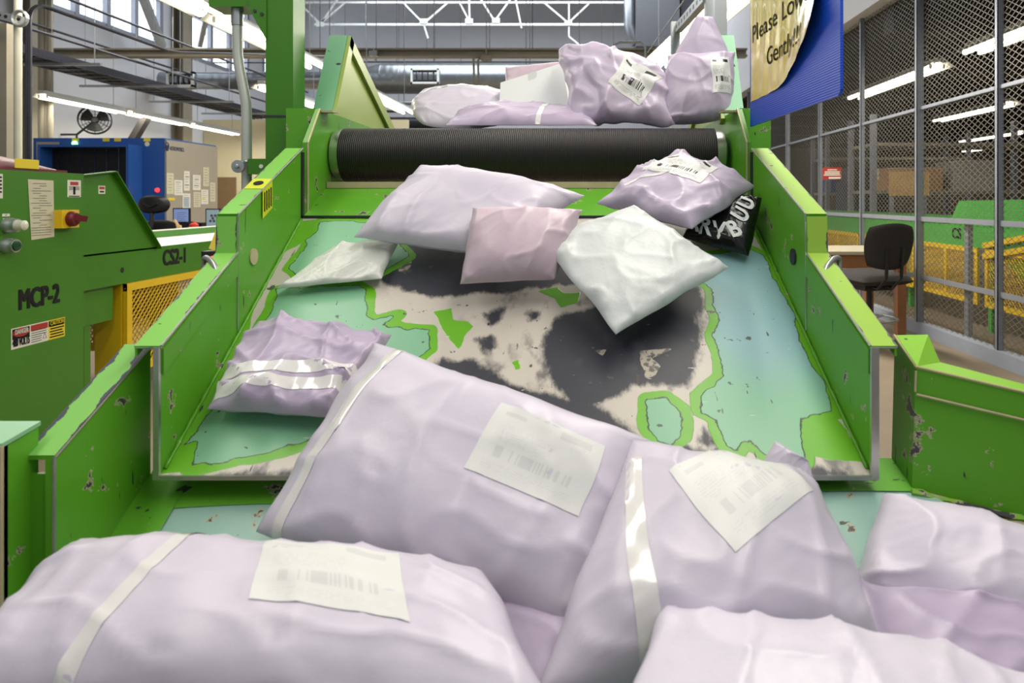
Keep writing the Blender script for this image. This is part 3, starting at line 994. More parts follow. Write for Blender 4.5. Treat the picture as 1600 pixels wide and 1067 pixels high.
# ------------------------------------------------------------------ mailing bags
class Bag:
    "a filled poly mailer: two sheets joined at a flat seam, bulging and wrinkled"
    def __init__(s, bl, br, tr, tl, thick, seed, wr=1.0, crumple=0.0, bend=0.0, p=2.6, q=.62, pinch=.02, rnd=.07, under=.6):
        s.c = [Vector(x) for x in (bl, br, tr, tl)]
        s.n = ((s.c[1] - s.c[0]) + (s.c[2] - s.c[3])).cross((s.c[3] - s.c[0]) + (s.c[2] - s.c[1])).normalized()
        s.w = ((s.c[1] - s.c[0]).length + (s.c[2] - s.c[3]).length) / 2
        s.h = ((s.c[3] - s.c[0]).length + (s.c[2] - s.c[1]).length) / 2
        s.th, s.sd, s.wr, s.cr, s.bend, s.p, s.q, s.pinch, s.rnd, s.un = thick, seed, wr, crumple, bend, p, q, pinch, rnd, under
    def at(s, u, v, side=1, lift=0.0):
        bl, br, tr, tl = s.c
        a, b = 2 * u - 1, 2 * v - 1
        # the seam draws inward unevenly where the filling swells
        sd = Vector((s.sd * 7.3, s.sd * 3.1, 0))
        pu = s.pinch * (1 - b * b) + .03 * s.pinch / .03 * noise.noise(Vector((v * 4, 1.7, 0)) + sd) * abs(a)
        pv = s.pinch * (1 - a * a) + .03 * s.pinch / .03 * noise.noise(Vector((u * 4, 9.2, 0)) + sd) * abs(b)
        uu = .5 + a * math.sqrt(1 - s.rnd * b * b) * (.5 - pu)
        vv = .5 + b * math.sqrt(1 - s.rnd * a * a) * (.5 - pv)
        base = (bl * (1 - uu) + br * uu) * (1 - vv) + (tl * (1 - uu) + tr * uu) * vv
        ea, eb = max(0, 1 - abs(a) ** s.p), max(0, 1 - abs(b) ** s.p)
        body = (ea * eb) ** s.q
        X, Yy = u * s.w, v * s.h
        q = Vector((X * 9, Yy * 9, side * 3.0)) + sd
        lump = noise.noise(q) * .12 + noise.noise(q * .5) * .28
        # folds run in from the seams
        edge = min(ea, eb)
        r1 = 1 - abs(noise.noise(Vector((X * 10, Yy * 5, side)) + sd)) * 2
        r2 = 1 - abs(noise.noise(Vector((X * 6 + Yy * 11, Yy * 6 - X * 5, side + 5)) + sd)) * 2
        r3 = 1 - abs(noise.noise(Vector((X * 34 - Yy * 17, Yy * 28, side + 8)) + sd)) * 2
        fold = (max(0, r1) ** 4 * .012 + max(0, r2) ** 4 * .011 + max(0, r3) ** 2 * .0018) * s.wr * (.35 + .65 * (1 - edge)) * min(1, edge * 5)
        hgt = s.th * .5 * body * (1 + lump * .8) + fold * (.5 if side < 0 else 1)
        if side < 0:
            hgt = -hgt * s.un - .0008
        bnd = s.bend * (1 - a * a)
        pt = base + s.n * (hgt + bnd + (lift if side > 0 else 0))
        if s.cr:
            k = Vector((u * s.w * 7, v * s.h * 7, 0)) + sd
            d = Vector((noise.noise(k), noise.noise(k + Vector((11, 0, 0))), noise.noise(k + Vector((0, 17, 0)))))
            k2 = k * 2.7
            d2 = Vector((noise.noise(k2), noise.noise(k2 + Vector((11, 0, 0))), noise.noise(k2 + Vector((0, 17, 0)))))
            pt += (d * .8 + d2 * .4) * s.cr
        return pt
    def mesh(s, nu=56, nv=48):
        mb = MB()
        mb.grid(lambda u, v: s.at(u, v, 1), nu, nv)
        k = len(mb.v)
        mb.grid(lambda u, v: s.at(u, v, -1), nu, nv, flip=True)
        ring = [i for i in range(nu)] + [j * (nu + 1) + nu for j in range(nv)] + [nv * (nu + 1) + i for i in range(nu, 0, -1)] + [j * (nu + 1) for j in range(nv, 0, -1)]
        for i in range(len(ring)):
            a, b = ring[i], ring[(i + 1) % len(ring)]
            mb.f.append([b, a, k + a, k + b]); mb.mi.append(0)
        return mb
    def patch(s, cu, cv, wu, wv, rot=0.0, nu=16, nv=12, lift=.0012, side=1):
        "a sheet stuck on the bag: centre, half sizes in metres, rotation"
        mb = MB()
        cr, sr = math.cos(rot), math.sin(rot)
        def fn(a, b):
            x, y = (2 * a - 1) * wu, (2 * b - 1) * wv
            u = cu + (x * cr - y * sr) / s.w
            v = cv + (x * sr + y * cr) / s.h
            return s.at(min(.999, max(.001, u)), min(.999, max(.001, v)), side, lift)
        for j in range(nv + 1):
            for i in range(nu + 1):
                mb.uv[j * (nu + 1) + i] = (i / nu, j / nv)
        mb.grid(fn, nu, nv)
        return mb

BAGS = {}
def bag(key, label, c, thick, seed, m=None, lab=None, strips=(), group='mailing bags on the chute', name='mailing_bag', **k):
    B = Bag(*c, thick, seed, **k)
    o = B.mesh().build(name, m or LAV, smooth=True)
    tag(o, label, 'parcel', group)
    if lab:
        B.patch(*lab).build('shipping_label', LABEL_FAINT if key in ('C2', 'C3', 'C6') else LABEL, o, smooth=True, label='white printed shipping label')
    for st in strips:
        B.patch(*st[:5], nu=40, nv=3, lift=.0010).build('seal_strip', STRIP, o, smooth=True, label='pale seal strip')
    BAGS[key] = (B, o)
    return B, o

G1 = 'parcels waiting on the belt'
G2 = 'parcels sliding down the chute'
G3 = 'parcels piled in the trough'
# on the belt behind the roller
bag('A1', 'rounded lavender bubble mailer lying at the left end of the belt', (P(640, 203, 2.36), P(805, 203, 2.36), P(812, 138, 2.60), P(640, 138, 2.60)), .11, 3, LAV, group=G1, wr=.6, rnd=.45, under=.2,
    strips=((.36, .80, .12, .010, .10),))
bag('A2', 'flat lavender mailer along the front of the belt beside the roller', (P(690, 196, 2.08), P(938, 196, 2.08), P(925, 178, 2.36), P(722, 172, 2.36)), .085, 5, LAVD, group=G1, wr=1.0, under=.12,
    strips=((.64, .42, .13, .008, 1.45),))
bag('A3b', 'lavender mailer standing behind the white carton', (P(790, 190, 2.52), P(888, 190, 2.52), P(880, 94, 2.56), P(788, 104, 2.56)), .05, 8, LAV2, group=G1, wr=.5)
# white carton
mb = MB()
fq = [P(779, 190, 2.36), P(890, 172, 2.36), P(879, 98, 2.42), P(782, 129, 2.42)]
mb.prism(fq, (0.01, .07, .01))
crt = mb.build('carton', WHITE)
tag(crt, 'plain white carton tilted between the lavender mailers on the belt', 'box', G1)
mb = MB()
e = (fq[1] - fq[0]) * .5
n_ = (fq[1] - fq[0]).cross(fq[3] - fq[0]).normalized()
mb.prism([q + n_ * .0006 for q in (fq[0] + (fq[1] - fq[0]) * .44, fq[0] + (fq[1] - fq[0]) * .58, fq[3] + (fq[2] - fq[3]) * .58, fq[3] + (fq[2] - fq[3]) * .44)], n_ * .0005)
mb.build('packing_tape', mat('white_tape', (212, 214, 210), .3), crt)
bag('A4', 'crumpled lavender mailer with a tilted white shipping label on the belt', (P(890, 192, 2.15), P(1060, 194, 2.13), P(1036, 98, 2.28), P(872, 72, 2.34)), .16, 11, LAVM, group=G1, wr=1.3, crumple=.030,
    lab=(.66, .42, .062, .078, -.62))
bag('A5', 'upright lavender mailer with a pointed top beside the right guard', (P(1026, 196, 2.15), P(1150, 190, 2.14), P(1150, 80, 2.19), P(1042, 84, 2.21)), .13, 14, LAVM, group=G1, wr=.9, crumple=.012,
    lab=(.78, .58, .032, .066, .08))
FB = Bag(P(1040, 108, 2.20), P(1152, 104, 2.185), P(1112, 24, 2.23), P(1090, 24, 2.23), .03, 15, wr=.4, crumple=.006)
FB.mesh(24, 24).build('bag_flap', LAVM, BAGS['A5'][1], smooth=True, label='pointed empty top of the bag')
# on the slope
bag('B6', 'black glossy mailer printed with big white letters against the right chute wall', (oc(1062, 372, .03), oc(1172, 402, .03), oc(1192, 308, .13), oc(1110, 300, .05)), .075, 21, BLACKPOLY, group=G2, wr=.5)
Bk, ok_ = BAGS['B6']
mb = MB()
def onbag(B, x, y, lift=.004):
    return B.at(min(.99, max(.01, x)), min(.99, max(.01, y)), 1, lift)
def arc_text(mb, B, s_, path, size):
    "letters along a path in bag coordinates"
    for ch_, (cx, cy, ang) in zip(s_, path):
        vs, fs, w = glyphs(ch_, .03)
        ca, sa = math.cos(ang), math.sin(ang)
        pts = []
        for a, b in vs:
            x, y = (a - w / 2) * size, (b - .35) * size
            pts.append(onbag(B, cx + (x * ca - y * sa) / B.w, cy + (x * sa + y * ca) / B.h))
        mb.add(pts, fs)
arc_text(mb, Bk, 'ARVBUU', [(.16, .19, -.05), (.36, .17, 0), (.56, .17, .1), (.76, .24, .75), (.80, .50, 1.35), (.82, .74, 1.45)], .058)
mb.build('printed_letters', WHITE, ok_, label='white printed capital letters')
bag('B5', 'lavender mailer with a white label resting against the right chute wall below the roller', (oc(925, 318, .07), oc(1085, 362, .12), oc(1184, 288, .12), oc(1058, 236, .15)), .10, 23, LAVM, group=G2, wr=1.5, crumple=.008,
    lab=(.42, .62, .078, .052, .12), strips=((.30, .34, .06, .006, .9),))
bag('B1', 'large pale lavender mailer tumbling just below the roller', (oc(548, 372, .09), oc(775, 400, .09), oc(918, 305, .12), oc(655, 256, .16)), .12, 31, LAV, group=G2, wr=.7, p=3.2)
bag('B2', 'rosy lavender mailer standing on end in the middle of the chute', (oc(716, 446, .08), oc(868, 440, .08), oc(915, 325, .17), oc(735, 322, .20)), .10, 33, LAV2, group=G2, wr=.7)
bag('B3', 'thin pale grey plastic mailer sliding by the left chute wall', (oc(428, 452, .03), oc(598, 436, .03), oc(628, 372, .04), oc(520, 384, .04)), .025, 35, CLEARW, group=G2, wr=.8)
bag('B4', 'white plastic mailer turning over above the bare steel patch', (oc(962, 528, .07), oc(1145, 418, .10), oc(990, 318, .14), oc(838, 372, .14)), .05, 37, PLASTW, group=G2, wr=.8)
bag('C1', 'creased lavender mailer with clear strips near the lower left chute wall', (oc(318, 640, .045), oc(520, 655, .05), oc(618, 522, .05), oc(400, 500, .06)), .085, 41, LAVD, group=G2, wr=1.8,
    strips=((.50, .33, .15, .013, .15), (.52, .18, .13, .012, .12)))
# pile in the trough
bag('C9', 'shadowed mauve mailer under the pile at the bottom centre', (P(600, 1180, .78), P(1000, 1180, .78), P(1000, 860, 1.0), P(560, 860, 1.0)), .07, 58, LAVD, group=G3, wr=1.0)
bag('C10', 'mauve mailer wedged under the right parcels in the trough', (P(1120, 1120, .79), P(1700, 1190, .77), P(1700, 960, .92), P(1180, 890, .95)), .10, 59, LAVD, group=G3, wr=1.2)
bag('C2', 'biggest lavender mailer sliding over the chute lip with a wide white label', (P(385, 835, .99), P(925, 1010, .885), P(1030, 690, 1.04), P(580, 527, 1.20)), .16, 43, LAV, group=G3, wr=.7, p=3.0,
    lab=(.72, .66, .088, .058, -.02), strips=((.10, .5, .16, .010, 1.50),))
bag('C7', 'small lavender mailer corner sticking up behind the labelled parcel at right', (P(1150, 790, 1.06), P(1285, 775, 1.06), P(1262, 718, 1.08), P(1212, 686, 1.09)), .03, 61, LAV, group=G3, wr=.8)
bag('C3', 'lavender mailer with a big square white label in the right of the trough', (P(815, 1110, .76), P(1395, 1010, .80), P(1275, 745, .98), P(985, 680, 1.0)), .16, 47, LAV, group=G3, wr=.9, p=3.0,
    lab=(.56, .76, .085, .078, .72), strips=((.22, .34, .16, .012, 1.95),))
bag('C4', 'lavender mailer at the right edge against the flaring wall', (P(1318, 925, .96), P(1740, 1045, .90), P(1740, 868, 1.0), P(1372, 765, 1.08)), .13, 49, LAV, group=G3, wr=1.1)
bag('C5', 'whitish lavender mailer lying in the bottom right corner', (P(900, 1240, .60), P(1700, 1260, .58), P(1650, 1070, .72), P(1030, 940, .78)), .10, 53, mat('pale_poly', (214, 208, 222), .34, 0, .05, 7, .15, 50), group=G3, wr=1.0)
bag('C6', 'wide lavender mailer with a white label in the bottom left corner', (P(-150, 1090, .72), P(940, 1190, .65), P(760, 885, .87), P(100, 850, .94)), .14, 51, LAV, group=G3, wr=.8, p=3.0,
    lab=(.66, .58, .092, .056, -.06), strips=((.30, .5, .13, .010, 1.2),))

# ------------------------------------------------------------------ the sign hanging at the right of the chute
SG = thing('hanging_sign', 'blue corrugated board with a curling yellow paper hanging at the upper right of the chute', 'sign', (.49, 1.6, 1.461))
sa, sb = Vector((.4665, 1.90, 1.453)), Vector((.4985, 1.32, 1.453))
ux = (sb - sa).normalized()
SWID = (sb - sa).length
uy = Vector((0, 0, 1))
nS = ux.cross(uy).normalized()          # towards the chute
mb = MB()
rr = .012
pl = [sa + ux * x + uy * y for x, y in ((0, 0), (SWID - rr, 0), (SWID - .003, .004), (SWID, rr), (SWID, .52), (0, .52))]
mb.prism(pl, nS * -.006)
brd = mb.build('board', BOARD, SG)
def pbot(s):
    return .067 + max(0, s - .50) ** 1.4 * .215
def paper(s, t, lift=.0015):
    "paper coordinates 0..1, far top to near bottom; the lower near corner curls off the board"
    x, y = .010 + s * (SWID * .845), .50 - t * (.50 - pbot(s))
    k = max(0.0, s * .8 + t - 1.2)
    return sa + ux * x + uy * (y + .05 * k * k) + nS * (lift + .015 * k + .05 * k * k + .0012 * math.sin(s * 40 + t * 6) * (1 - s * .3))
mb = MB(); mb.grid(lambda s, t: paper(s, t), 40, 40, flip=True)
mb.grid(lambda s, t: paper(s, t, .0008), 40, 40)
pp = mb.build('notice_paper', SLEEVE, SG, smooth=True, label='yellow notice in a clear sleeve, its lower corner curling')
def onpaper(x, y):
    s = (x - .010) / (SWID * .845)
    t = (.50 - y) / (.50 - pbot(s))
    return paper(s, t, .0028)
mb = MB()
mb.text('Please Lower', sa, ux, uy, .022, .226, .066, fn=onpaper, width=.455)
mb.text('Gently!!!', sa, ux, uy, .145, .140, .066, fn=onpaper, width=.255)
mb.build('lettering', INK, pp, label='thin black lettering')
for x in (.05, .53):
    p = sa + ux * x + uy * .505 - nS * .003
    mb = MB(); mb.tube([p, Vector((p.x, p.y, 9.0))], .002, 6)
    mb.build('hanger_wire', GALV, SG)

# strut frame behind it on the right of the conveyor
ST = thing('strut_stand', 'galvanized strut stand rising on the right guard rail of the conveyor', 'frame', (.46, 2.8, 1.5))
def sxx(u, Y): return P(u, 300, Y).x
for u, Y, vt in ((1055, 3.25, 35), (1110, 2.5, -60), (1125, 2.3, -80)):
    x = sxx(u, Y)
    mb = MB(); mb.box(x - .02, x + .02, Y - .02, Y + .02, 1.50, P(u, vt, Y).z); mb.build('post', GALV, ST)
mb = MB()
a, b = P(1060, 44, 3.22), P(1104, -6, 2.5)
mb.bar(a, b, .03, .042)
chn = mb.build('perforated_channel', GALV, ST)
mb = MB()
for k in range(9):
    p = a.lerp(b, .06 + k * .11)
    mb.frame_box(p, (.0156, 0, 0), (b - a) * .022, (0, 0, .008))
mb.build('slots', BLACK, chn)

# ------------------------------------------------------------------ green column, bracket and conduit at the left
COLM = thing('steel_column', 'square green steel column rising behind the left chute wall', 'column', (-.88, 2.03, 0))
xa, xb = P(415, 0, 2.0).x, P(458, 0, 2.0).x
mb = MB(); mb.box(xa, xb, 2.0, 2.085, 0, 2.6); mb.build('column_tube', GREEN_CLEAN, COLM)
mb = MB()
xl = P(326, 0, 2.0).x
mb.box(xl, xa, 2.0, 2.09, P(0, 10, 2.0).z, P(0, 10, 2.0).z + .5)
mb.prism([P(389, 14, 1.995), P(389, -60, 1.995), P(416, -60, 1.995), P(416, 62, 1.995)][::-1], (0, .01, 0))
mb.build('upper_bracket', GREEN_CLEAN, COLM)
mb = MB()
for u, v in ((398, 17), (409, 22)):
    p = P(u, v, 1.994); mb.lathe(p, (0, -1, 0), [(-.002, .005), (.002, .005)], 10)
mb.build('bolts', DARKSTEEL, COLM)
mb = MB(); mb.box(xa - .002, xb + .002, 1.998, 2.0, P(0, 183, 2).z, P(0, 180, 2).z); mb.build('splice_seam', DARKSTEEL, COLM)

CDT = thing('steel_conduit', 'galvanized conduit with an offset bend beside the green column', 'conduit', (P(384, 0, 2.03).x, 2.03, 0))
mb = MB()
cp = [P(371, 14, 2.03), P(371, 50, 2.03), P(371.5, 84, 2.03), P(374, 105, 2.03), P(380, 135, 2.03), P(384.5, 160, 2.03), P(385.5, 185, 2.03), P(385.5, 240, 2.03)]
cp.append(Vector((cp[-1].x, 2.03, 0.0)))
mb.tube(cp, .0145, 14); mb.build('pipe', mat('pale_galvanized', (196, 200, 192), .4, .35), CDT, smooth=SM)
mb = MB(); mb.tube([P(371, 13, 2.03), P(371, 40, 2.03)], .0168, 14); mb.build('coupling', GALV, CDT, smooth=SM)
mb = MB()
y = 2.0
a, b = P(388, 259, y), P(415, 261, y)
z0, z1 = P(0, 272, y).z, P(0, 248, y).z
mb.prism([(a.x, y - .002, z0), (b.x + .02, y - .002, z0), (b.x + .02, y - .002, z1), (a.x, y - .002, z1)], (0, .003, 0))
mb.box(a.x, b.x + .02, y, y + .04, z0, z0 + .003)
mb.box(a.x, b.x + .02, y, y + .04, z1 - .003, z1)
sb_ = mb.build('strut_arm', GREEN_CLEAN, CDT, label='short slotted strut holding the conduit')
mb = MB(); mb.lathe((b.x - .012, y - .0025, (z0 + z1) / 2), (0, -1, 0), [(-.001, .006), (.001, .006)], 12); mb.build('slot', PAPER, sb_)
mb = MB()
mb.lathe(P(372, 260, 2.0), (0, -1, 0), [(-.004, .019), (.003, .019), (.004, .006), (.010, .006), (.011, .004)], 16)
mb.tube([P(374, 255, 2.008), P(384, 252, 2.006), P(391, 254, 2.012)], .005, 8)
mb.build('pipe_clamp', GALV, CDT)

# photo sensor on the outside of the left chute wall
SN = thing('photo_sensor', 'small black sensor with a red light outside the left chute wall', 'sensor', P(330, 410, 1.45))
mb = MB()
p = P(333, 402, 1.44); mb.frame_box(p, (.014, 0, 0), (0, .02, 0), (0, 0, .014))
hs = mb.build('housing', BLACK, SN)
mb = MB(); mb.lathe(P(330, 404, 1.42) + Vector((.003, 0, 0)), (.3, -1, 0), [(-.001, .006), (.0012, .005)], 12); mb.build('indicator', REDLED, hs)
mb = MB(); mb.prism([P(326, 388, 1.45), P(340, 352, 1.50), P(345, 346, 1.50), P(336, 392, 1.45)], (0, .004, 0)); mb.build('strap', YLABEL, SN, label='yellow strap above the sensor')

# ------------------------------------------------------------------ control cabinet at the left
CX = -2.6
CB = thing('control_cabinet', 'green control cabinet lettered MCP-2 at the left edge', 'cabinet', (CX - .25, 3.1, 0))
CY0, CY1, CZT = 2.35, 3.56, 1.385
mb = MB(); mb.box(CX - .55, CX, CY0, CY1, .08, CZT); mb.box(CX - .50, CX - .05, CY0 + .05, CY1 - .05, 0, .08)
mb.build('body', GREEN_CLEAN, CB)
cu, cuy = Vector((0, 1, 0)), Vector((0, 0, 1))
co = Vector((CX, 0, 0))
def cab(u, v):
    Y = -CX * F / (U0 - u)
    return Y, CZ - (v - V0) / F * Y
mb = MB()
(y0, z0), (y1, z1) = cab(28, 484), cab(92, 473)
mb.text('MCP-2', co, cu, cuy, y0, z0, (cab(28, 453)[1] - z0) / .70, bold=.028, lift=.001, width=y1 - y0)
mb.build('stencil_lettering', INK, CB, label='black stencilled MCP-2')
# warning stickers
(y0, zb), (y1, zt) = cab(17, 547), cab(101, 495)
wst = (y1 - y0) / 3
mb = MB()
mb.k = 0
mb.patch(co, cu, cuy, y0, zb, y0 + wst * 2, zt, .0005)
mb.k = 1
mb.patch(co, cu, cuy, y0 + .006, (zb + zt) / 2 - .004, y0 + wst - .004, zt - .005, .0010)
mb.k = 2
c_ = co + cu * (y0 + wst * .5) + cuy * (zt - (zt - zb) * .25)
n0 = len(mb.v)
mb.add([c_ + cu * (wst * .44 * math.cos(t)) + cuy * ((zt - zb) * .21 * math.sin(t)) + Vector((.0036, 0, 0)) for t in np.linspace(0, 2 * math.pi, 28, endpoint=False)], [tuple(range(28))])
mb.patch(co, cu, cuy, y0 + wst + .003, zt - (zt - zb) * .33, y0 + wst * 2 - .003, zt - .005, .0014)
mb.k = 0
mb.text('DANGER', co, cu, cuy, y0 + wst * .5, zt - (zt - zb) * .31, .030, bold=.015, lift=.0050, align='CENTER', width=wst * .70)
mb.k = 1
mb.text('480 VOLTS', co, cu, cuy, y0 + wst * .5, zb + .012, .052, bold=.02, lift=.0024, align='CENTER', width=wst * .88)
for k in range(6):
    mb.patch(co, cu, cuy, y0 + wst * 1.06, zb + .010 + k * .0105, y0 + wst * (1.9 if k > 2 else 1.62) , zb + .0125 + k * .0105, .0014)
mb.tube([co + cu * (y0 + wst * (1.80 + .10 * dx)) + cuy * (zb + .016 + .028 * dz) + Vector((.0018, 0, 0)) for dx, dz in ((-1, 0), (1, 0), (0, 1))], .0009, 4, closed=True)
mb.k = 3
mb.patch(co, cu, cuy, y0 + wst * 2, zb, y1, zt, .0005)
mb.k = 1
mb.patch(co, cu, cuy, y0 + wst * 2 + .004, zt - (zt - zb) * .33, y1 - .004, zt - .005, .0014)
for k in range(5):
    mb.patch(co, cu, cuy, y0 + wst * (2.1 + .03 * (k % 2)), zb + .009 + k * .0135, y1 - wst * (.06 + .05 * (k % 3)), zb + .015 + k * .0135, .0014)
mb.k = 3
mb.text('CAUTION', co, cu, cuy, y0 + wst * 2.5, zt - (zt - zb) * .27, .028, bold=.01, lift=.003, align='CENTER', width=wst * .82)
mb.build('warning_stickers', [PAPER, INK, RED, YLABEL], CB, label='row of danger, notice and caution stickers')
# schedule sheet
mb = MB()
(ya, za), (yb, zb2) = cab(43, 280), cab(83, 370)
zb1 = cab(50, 375)[1]
q = [co + cu * y + cuy * z + Vector((.001, 0, 0)) for y, z in ((ya + .02, zb1), (yb + .005, zb2), (yb, za - .002), (ya, za))]
mb.prism(q, (.001, 0, 0))
mb.k = 1
hh = za - zb1
for k in range(22):
    z = za - hh * (.06 + .041 * k)
    w = .9 if k % 5 == 3 or k > 18 else (.35 if k % 3 else .6)
    x0 = ya + .02 + (.0 if w > .8 else (.5 if k % 2 else .1) * (yb - ya) * .6)
    mb.patch(co, cu, cuy, x0, z - .002, min(x0 + w * (yb - ya) * .85, yb - .008), z, .0024)
mb.build('schedule_sheet', [PAPERTAN, GREYINK], CB, label='long printed schedule sheet')
def plate(name, u0, v0, u1, v1, label, parts):
    (ya, za), (yb, zb) = cab(u0, v0), cab(u1, v1)
    mb = MB(); mb.patch(co, cu, cuy, ya, zb, yb, za, .0005)
    for k, a, b, c, d in parts:
        mb.k = k
        mb.patch(co, cu, cuy, ya + (yb - ya) * a, za + (zb - za) * d, ya + (yb - ya) * c, za + (zb - za) * b, .0014)
    mb.build(name, [PAPER, INK, RED], CB, label=label)
plate('instruction_plate', 105, 281, 126, 308, 'white plate with a red heading', [(2, .2, .1, .8, .3)] + [(1, .12, .38 + .08 * k, .88, .41 + .08 * k) for k in range(3)] + [(1, .42, .4, .58, .85), (1, .1, .92, .9, .97)])
plate('rating_plate', -14, 271, 4, 310, 'white plate cut by the picture edge', [(1, .5, .1 + .15 * k, .9, .17 + .15 * k) for k in range(5)])
plate('name_tag', 3, 334, 15, 338, 'small white tag', [(1, .4, .4, .6, .6)])
plate('button_tag', 4, 341, 15, 345, 'small tag', [(1, .3, .4, .7, .6)])
# rotary isolator
yy, zz = cab(98, 342)
RS = MB(); RS.frame_box((CX + .02, yy, zz), (.02, 0, 0), (0, .058, 0), (0, 0, .045))
rs = RS.build('isolator_switch', YELLOW, CB, label='yellow isolator plate with a red knob')
mb = MB(); mb.lathe((CX + .04, yy, zz), (1, 0, 0), [(0, .038), (.02, .037), (.03, .03)], 24); mb.bar((CX + .055, yy - .02, zz + .012), (CX + .10, yy + .03, zz - .002), .02, .03); mb.build('knob', MAROON, rs)
for (u, v, m, nm) in ((10, 352, LENS, 'indicator_lamp'), (8, 384, mat('green_button', (20, 70, 40), .3), 'push_button')):
    yy, zz = cab(u, v)
    mb = MB(); mb.lathe((CX, yy, zz), (1, 0, 0), [(0, .034), (.025, .034), (.03, .03), (.05, .03)], 24)
    o = mb.build(nm, GALV, CB, smooth=SM)
    mb = MB(); mb.lathe((CX + .048, yy, zz), (1, 0, 0), [(0, .024), (.035 if m is LENS else .008, .022), (.042 if m is LENS else .01, .012)], 20); mb.build('lens', m, o, smooth=SM)
# maroon curved cover lying on the cabinet
mb = MB()
def cov(s, t):
    y = 2.5 + 1.0 * s
    h = .085 * max(0, math.sin(math.pi * min(1, .12 + .88 * s))) ** .7
    a = math.pi * t
    return Vector((CX - .22 + .16 * math.cos(a), y, CZT + .012 + h * math.sin(a)))
mb.grid(cov, 24, 14)
mb.box(CX - .40, CX - .04, 2.5, 3.5, CZT, CZT + .014)
bc = mb.build('machine_cover', MAROON, smooth=SM)
tag(bc, 'maroon curved plastic cover lying on top of the control cabinet', 'cover')
mb = MB(); mb.frame_box((CX - .035, 3.24, CZT + .035), (.001, 0, 0), (0, .07, 0), (0, 0, .022)); mb.build('yellow_sticker', YLABEL, bc)

# ------------------------------------------------------------------ diamond wire mesh made of real wires
def wires(mb, o, ux, uy, Wd, Hd, dw, dh, r):
    o, ux, uy = Vector(o), Vector(ux), Vector(uy)
    n = ux.cross(uy).normalized() * r
    sl = dh / dw
    for sgn in (1, -1):
        c = -Wd * sl if sgn > 0 else 0.0
        end = Hd if sgn > 0 else Hd + Wd * sl
        k = math.floor(c / dh) * dh
        while k < end:
            pts = []
            for x in (0, Wd):
                y = k + sgn * sl * x
                pts.append((x, y))
            (xa, ya), (xb, yb) = pts
            def clip(t):
                return (xa + (xb - xa) * t, ya + (yb - ya) * t)
            dy = yb - ya
            t0, t1 = 0.0, 1.0
            ta, tb = sorted(((0 - ya) / dy, (Hd - ya) / dy))
            t0, t1 = max(t0, ta), min(t1, tb)
            if t1 - t0 > 1e-3:
                p, q = clip(t0), clip(t1)
                A, Bq = o + ux * p[0] + uy * p[1], o + ux * q[0] + uy * q[1]
                d = (Bq - A).normalized()
                s_ = d.cross(n.normalized()) * r
                mb.add([A + n, A - n * .5 + s_, A - n * .5 - s_, Bq + n, Bq - n * .5 + s_, Bq - n * .5 - s_],
                       [(0, 1, 4, 3), (1, 2, 5, 4), (2, 0, 3, 5)])
            k += dh

def guard(parent, o, ux, Wd, Hd, uy=(0, 0, 1), fr=.045, split=1, cell=.04, name='mesh_guard'):
    "yellow framed guard"
    o, ux, uy = Vector(o), Vector(ux).normalized(), Vector(uy)
    n = ux.cross(uy).normalized()
    mb = MB()
    mb.frame_box(o + ux * Wd / 2 + uy * fr / 2, ux * Wd / 2, uy * fr / 2, n * .012)
    mb.frame_box(o + ux * Wd / 2 + uy * (Hd - fr / 2), ux * Wd / 2, uy * fr / 2, n * .012)
    for k in range(split + 1):
        x = fr / 2 + (Wd - fr) * k / split
        mb.frame_box(o + ux * x + uy * Hd / 2, ux * fr / 2, uy * Hd / 2, n * .0122)
    g = mb.build(name, YELLOW, parent)
    mb = MB(); wires(mb, o, ux, uy, Wd, Hd, cell, cell, .0042); mb.build('wire_mesh', YELLOW, g)
    return g

# ------------------------------------------------------------------ sorting conveyor behind the cabinet
KX = -2.72
CS = thing('sorting_conveyor', 'green conveyor lettered CS2-1 with a white belt behind the control cabinet', 'conveyor', (KX - .3, 4.6, 0))
def cs(u, v, x=KX):
    Y = -x * F / (U0 - u)
    return Y, CZ - (v - V0) / F * Y
BZ0, BZ1 = .752, .948
mb = MB(); mb.box(KX - .02, KX, 3.62, 7.2, BZ0, BZ1); mb.box(KX - .72, KX - .70, 3.62, 7.2, BZ0, BZ1 + .05)
mb.build('side_rails', GREEN_CLEAN, CS)
mb = MB(); mb.box(KX - .70, KX - .02, 3.62, 7.2, BZ1 - .03, BZ1 - .005); mb.build('belt', WHITE, CS, label='white belt')
mb = MB(); mb.box(KX - .73, KX - .69, 3.62, 7.2, BZ1 + .05, BZ1 + .058); mb.build('rail_cap', PAPER, CS)
ko = Vector((KX, 0, 0))
mb = MB()
(y0, z0), (y1, z1) = cs(254, 415), cs(289, 411)
mb.text('CS2-1', ko, cu, cuy, y0, z0, (cs(254, 391)[1] - z0) / .70, bold=.028, lift=.001, width=y1 - y0)
mb.build('stencil_lettering', INK, CS, label='black stencilled CS2-1')
mb = MB()   # raised sloping guard
gp = [(3.60, BZ1 - .01), (3.60, 1.372), (cs(175, 268)[0], cs(175, 268)[1]), (cs(246, 383)[0], BZ1 - .01)]
mb.prism([(KX + .0, y, z) for y, z in gp], (-.006, 0, 0))
hp = mb.build('hopper_side', GREEN_CLEAN, CS)
mb = MB()
for (a, b) in ((gp[1], gp[2]), (gp[2], gp[3])):
    mb.bar((KX + .014, *a), (KX + .014, *b), .034, .006, up=(0, 1, 0) if abs(a[1] - b[1]) > .1 else (0, 0, 1))
mb.build('flange', GREEN_CLEAN, hp)
mb = MB()
(ya, za), (yb, zb) = cs(153.5, 290), cs(164, 303)
mb.patch(ko, cu, cuy, ya, zb, yb, za, .0005); mb.k = 1
